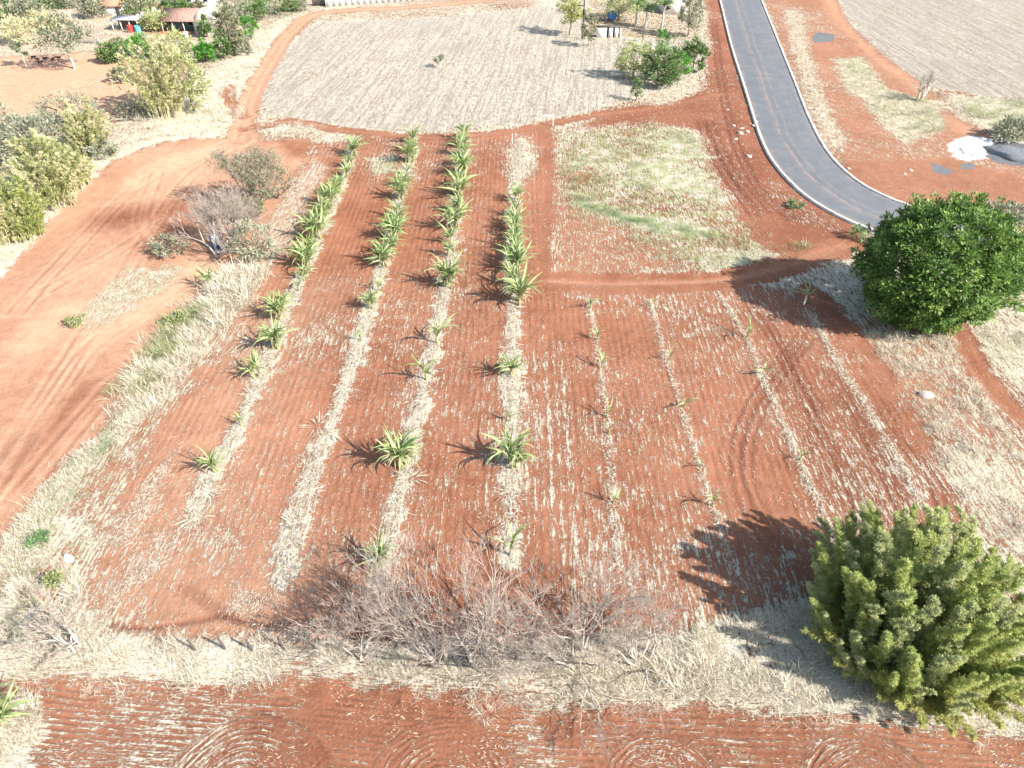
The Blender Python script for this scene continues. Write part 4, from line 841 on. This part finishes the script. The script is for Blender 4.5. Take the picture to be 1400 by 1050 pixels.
def house(px, py, w, d, hw, hr, label, wall, roof, wins=2, door=True, rz=0., eave=.4, veranda=False, name='house'):
    root = empty(name, GO(px, py), rz, label=label, cat='house')
    part('wall', wall, root, (-w / 2, w / 2, 0, d, -.3, hw))
    e = eave; x0, x1, y0, y1 = -w / 2 - e, w / 2 + e, -e - (1.6 if veranda else 0), d + e; ym = d * .5; zl = hw - .12 if not veranda else hw - .35
    V = np.array([[x0, y0, zl], [x1, y0, zl], [x1, ym, hw + hr], [x0, ym, hw + hr], [x1, y1, hw - .1], [x0, y1, hw - .1]]); V = np.vstack([V, V + [0, 0, .14]])
    Fc = [[0, 3, 2, 1], [3, 5, 4, 2], [6, 7, 8, 9], [9, 8, 10, 11], [0, 1, 7, 6], [5, 11, 10, 4], [0, 6, 9, 3], [3, 9, 11, 5], [1, 2, 8, 7], [2, 4, 10, 8]]
    rf = link('roof', mesh('roof', V, Fc, roof), root); part('ridge', roof, rf, (x0, x1, ym - .15, ym + .15, hw + hr + .08, hw + hr + .24))
    for sx in (-1, 1):
        link('gable', mesh('gable', [[sx * (w / 2 - .002), 0.02, hw], [sx * (w / 2 - .002), d - .02, hw], [sx * (w / 2 - .002), ym, hw + hr - .02]], [[0, 1, 2]], wall), root)
    xs = np.linspace(-w / 2 + w * .2, w / 2 - w * .2, wins + (1 if door else 0))
    for i, xx in enumerate(xs):
        if door and i == len(xs) // 2:
            dr = part('door', M['wood'], root, (xx - .42, xx + .42, -.05, .03, -.05, 2.0)); part('handle', M['metal'], dr, (xx + .28, xx + .34, -.1, -.05, .95, 1.1))
        else:
            wn = part('window', M['concrete'], root, (xx - .6, xx + .6, -.06, .02, .9, .98), (xx - .6, xx + .6, -.06, .02, 1.82, 1.9), (xx - .6, xx - .52, -.06, .02, .98, 1.82), (xx + .52, xx + .6, -.06, .02, .98, 1.82)); part('pane', M['dark'], wn, (xx - .52, xx + .52, -.03, .02, .98, 1.82))
    if veranda:
        for xx in np.linspace(-w / 2, w / 2, 4): part('post', M['white'], root, (xx - .07, xx + .07, -1.75, -1.61, -.2, zl + .05))
    return root
house(153, 22, 5.6, 3.6, 2.1, .9, 'small white shed with orange clay roof among farmyard trees', M['white'], M['tile'], wins=1)
house(250, 42, 7.0, 5.2, 2.5, 1.1, 'brown roofed house with dark teal veranda front', M['teal'], M['brown'], wins=2, veranda=True)
house(266, 8, 10., 6., 3.0, 1.2, 'white house cut off behind the round green bush', M['white'], M['tile'], wins=3)
house(922, 20, 5.5, 6., 4.6, 1.2, 'white garden house behind the slender palm', M['white'], M['concrete'], wins=1)
r = empty('domed_cover', GO(290, 42), label='pale cream domed cover behind the olive tree', cat='cover')
pr = [(3.6 * math.cos(a), 4.6 * math.sin(a)) for a in np.linspace(-.05, 1.55, 12)]
link('cover', mesh('cover', *lathe(pr, 24), M['cream'], smooth=True), r)
for k in range(6):
    a = k * math.pi / 3; V, Fc = tube([[p * 1.006 * math.cos(a), p * 1.006 * math.sin(a), q * 1.006] for p, q in pr], .05, 5); link('rib', mesh('rib', V, Fc, M['concrete']), r)
r = empty('lean_to_shed', GO(174, 43), label='lean-to shed with white posts and dark inside', cat='shed')
part('roof', M['metal'], r, (-3., 3.2, -.4, 3.4, 2.2, 2.3)); part('back_wall', M['wood'], r, (-2.9, 3., 3.0, 3.15, -.2, 2.2)); part('side_wall', M['wood'], r, (2.9, 3., .2, 3., -.2, 2.2))
for xx in (-2.8, -.9, 1., 2.75): part('post', M['white'], r, (xx - .08, xx + .08, -.1, .06, -.2, 2.2))
def drum(px, py, rad, h, mat, label, name='drum', lying=False, rz=0.):
    r = empty(name, GO(px, py), rz, label=label, cat=name.split('_')[-1]); pf = [(.02, .03), (rad, .0), (rad * 1.04, .04), (rad, .08), (rad, h * .33), (rad * 1.04, h * .35), (rad, h * .37), (rad, h * .66), (rad * 1.04, h * .68), (rad, h * .7), (rad, h * .96), (rad * 1.04, h), (rad * .92, h), (rad * .9, h * .9), (.02, h * .9)]
    b = link('barrel', mesh('barrel', *lathe(pf, 18), mat, smooth=True), r); c = link('bung', mesh('bung', *lathe([(.001, h * .9), (.06, h * .9), (.06, h * .95), (.001, h * .95)], 8), M['metal']), r)
    if lying:
        for o in (b, c): o.rotation_euler = (math.pi / 2 - .25, 0, 0); o.location = (0, 0, rad * .98)
    return r
drum(180, 45, .6, 1.4, M['red'], 'red drum in front of the lean-to shed'); drum(190, 45, .6, 1.3, M['turq'], 'turquoise drum at the end of the lean-to shed')
drum(297, 338, .55, 1.5, M['blue'], 'blue drum under the wide leafless tree'); drum(836, 27, .95, 1.6, M['blue'], 'blue round tub lying open behind the white block wall', name='tub', lying=True)
drum(255, 50, .45, .9, M['white'], 'white drum below the teal veranda')
a, b = GO(186, 33), GO(218, 17); r = empty('paling_fence', a, label='ragged pale board fence leading to the lean-to shed', cat='fence'); gg = np.random.default_rng(4)
for k in range(14):
    q = (b - a) * k / 13; bm = box(-.22, .22, -.03, .03, -.2, 1.5); link('board', mesh('board', *bm, M['concrete'] if k % 3 else M['wood']), r, loc=q, rot=(gg.normal() * .08, gg.normal() * .12, .6), scale=(1, 1, gg.uniform(.8, 1.15)))
part('rail', M['wood'], r, (0, 1e-3 + .05, 0, .05, .5, .58)); 
a, b = GO(446, 9), GO(700, -9); r = empty('panel_wall', a, math.atan2(b[1] - a[1], b[0] - a[0]), label='long grey concrete panel wall beyond the dirt track', cat='wall'); Lw = float(np.hypot(*(b - a)[:2])); npan = int(Lw / 1.5)
pm = mesh('panel', *box(.06, 1.44, -.05, .05, -.3, 2.3), M['concrete']); po = mesh('post', *box(-.09, .09, -.09, .09, -.3, 2.4), M['concrete'])
for k in range(npan): link('panel', pm, r, loc=(k * 1.5, 0, 0)); link('post', po, r, loc=(k * 1.5, 0, 0))
r = empty('dark_screen', GO(428, 8), .05, label='dark boarded gate at the end of the panel wall', cat='screen')  # dark boards in a frame where the panels end
bmm = mesh('board', *box(.01, .29, -.03, .03, .05, 2.2), M['darkwood'])
for k in range(10): link('board', bmm, r, loc=(k * .3, 0, 0))
part('frame', M['wood'], r, (-.12, -.01, -.06, .06, -.2, 2.4), (3.01, 3.12, -.06, .06, -.2, 2.4), (-.12, 3.12, -.06, .06, 2.25, 2.4))
r = empty('block_wall', GO(815, 51), label='low white block wall with three gaps under dark coping', cat='wall')
for x0, x1 in ((0, 2.15), (2.6, 3.45), (3.85, 4.6), (4.95, 5.3)): part('pier', M['white'], r, (x0, x1, 0, .3, -.2, 2.0))
part('coping', M['darkwood'], r, (-.15, 5.45, -.1, .9, 2.0, 2.14)); part('back_wall', M['darkwood'], r, (0, 5.3, .7, .8, -.2, 2.0))  # back wall is a dark board added for the shadow behind the gaps
r = empty('utility_pole', GO(796, 53), label='tall dark utility pole beside the yellow green tree', cat='pole'); hp = hgt((796, 53), -18)
link('post', mesh('post', *tube([[0, 0, -.3], [0, 0, hp]], [.17, .11], 8), M['darkwood']), r); hc = hgt((796, 53), 7)
part('crossarm', M['darkwood'], r, (-1.3, .2, -.08, .08, hc - .08, hc + .08)); link('transformer', mesh('transformer', *lathe([(.01, 0), (.33, .02), (.33, .95), (.01, 1.)], 12), M['darkwood'], smooth=True), r, loc=(.05, -.42, hc - 1.6))
for k in (-1.15, -.6): link('insulator', mesh('insulator', *lathe([(.05, 0), (.07, .1), (.05, .2), (.01, .24)], 8), M['concrete']), r, loc=(k, 0, hc + .08))
def post(px, py, h, label, mat, lean=(0, 0), name='fence_post', arm=0, group=None):
    r = empty(name, GO(px, py), label=label, cat='post', group=group)
    link('shaft', mesh('shaft', *tube([[0, 0, -.3], [lean[0] * .5, lean[1] * .5, h * .5], [lean[0], lean[1], h]], [.085, .08, .065], 7), mat, smooth=True), r)
    link('cap', mesh('cap', *lathe([(.066, 0), (.07, .03), (.002, .05)], 7), mat), r, loc=(lean[0], lean[1], h - .02))
    if arm: link('arm', mesh('arm', *tube([[0, 0, h - .08], [-arm, 0, h - .1]], .06, 6), mat), r)
for i, (px, py) in enumerate([(268, 890), (309, 889), (346, 891), (389, 889)]):
    post(px, py, 1.25, 'dark leaning wooden fence post, %s from the leaning leafless tree' % ORD[i], M['darkwood'], (-.12, .02 * i))
post(609, 187, 1.5, 'white post between second and third banana rows by the track', M['white']); post(756, 172, 1.7, 'pale post with side arm where the path meets the track', M['white'], arm=1.3)
post(1099, 416, 1.1, 'pale stake beside the lone banana seedling', M['white'], name='stake'); post(700, 196, 1.5, 'thin pale stake in the grey green weedy patch', M['concrete'], name='stake')
post(705, 905, 1.0, 'dark stump post in the leafless thicket', M['darkwood'], (.05, .2), name='stump_post')
post(333, 30, 2.2, 'white dead trunk beside the dark green tree at the track', M['white'], (-.1, 0), name='dead_trunk')
def lump(name, px, py, r3, mat, label, cat, group=None, seed=0, sub=10):
    g = np.random.default_rng(seed + int(px)); n = sub; pf = np.linspace(-.5, math.pi / 2, n // 2 + 2)
    V, Fc = lathe([(max(.001, math.cos(a)), math.sin(a)) for a in pf], n); V = V * (1 + .25 * (fbm(V[:, 0] * (2 if sub < 20 else 4) + seed * 3.3 + 20, V[:, 1] * (2 if sub < 20 else 4) + V[:, 2] + 20, 3 + seed, 3) - .5)[:, None] * 2) * r3
    return link(name, mesh(name, V, Fc, mat, smooth=sub > 12), loc=GO(px, py), rot=(0, 0, g.uniform(0, 6)), label=label, cat=cat, group=group)
lump('boulder', 643, 900, (.7, .5, .55), M['rock'], 'dark grey boulder under the broad leafless tree', 'rock', seed=2, sub=16)
lump('lime_heap', 1328, 204, (2.6, 1.9, .3), M['lime_white'], 'white lime heap on the red earth beyond the road', 'heap', seed=3, sub=28)
lump('gravel_heap', 1392, 212, (4.2, 2.4, .8), M['gravel'], 'grey chippings heap beside the white lime heap', 'heap', seed=4, sub=28)
lump('white_sack', 93, 763, (.5, .3, .25), M['white'], 'crumpled white sack on the grass fringe of the yard', 'sack', seed=5, sub=12)
lump('rubble_lump', 1266, 540, (.6, .5, .3), M['rubble'], 'pale rubble lump in dry grass beyond the eighth row', 'rubble', seed=6)
for i, (px, py, k) in enumerate([(1003, 172, .5), (1012, 182, .8), (1022, 180, .6), (1030, 172, .5), (1006, 190, .5), (1024, 213, .7), (1034, 166, .4), (1116, 150, .5), (1123, 158, .6), (1150, 205, .5), (1237, 237, .4), (1245, 232, .5), (1160, 230, .4), (1014, 176, .5), (995, 150, .35), (1100, 48, .4)]):
    lump('rubble_lump', px, py, (k * .8, k * .55, k * .28), M['rubble'], 'pale rubble lump on the red earth beside the %s kerb' % ('inner' if px < 1040 else 'outer'), 'rubble', group='rubble along the %s road edge' % ('inner' if px < 1040 else 'outer'), seed=i)
def critter(px, py, rz, i):
    r = link('grazing_animal', None, loc=GO(px, py), rot=(0, 0, rz), scale=(.62, .62, .62), label='small dark animal in the shade of the gum tree', cat='animal', group='dark animals in the gum tree shade')
    bt, bf = tube([[-.62, 0, .62], [-.5, 0, .68], [-.2, 0, .66], [.2, 0, .66], [.5, 0, .7], [.66, 0, .8], [.82, 0, .82], [.98, 0, .72], [1.08, 0, .66]], [.06, .2, .26, .26, .24, .15, .13, .12, .05], 8)
    ps = [(bt, bf)] + [tube([[x, y, .55], [x + .03 * s, y, .28], [x, y, -.02]], [.09, .055, .05], 6) for x, s in ((-.42, -1), (.42, 1)) for y in (-.13, .13)] + [tube([[.8, s * .08, .9], [.78, s * .2, .95]], [.05, .015], 5) for s in (-1, 1)] + [tube([[-.6, 0, .66], [-.72, 0, .45]], [.03, .015], 5)]
    link('body', mesh('body', *cat_parts(ps), M['blackhide'], smooth=True), r)
for i, (px, py, a) in enumerate([(46, 80, .2), (52, 83, 2.6), (62, 82, .5), (73, 83, 1.6), (81, 81, 3.5), (55, 87, .1)]): critter(px, py, a, i)
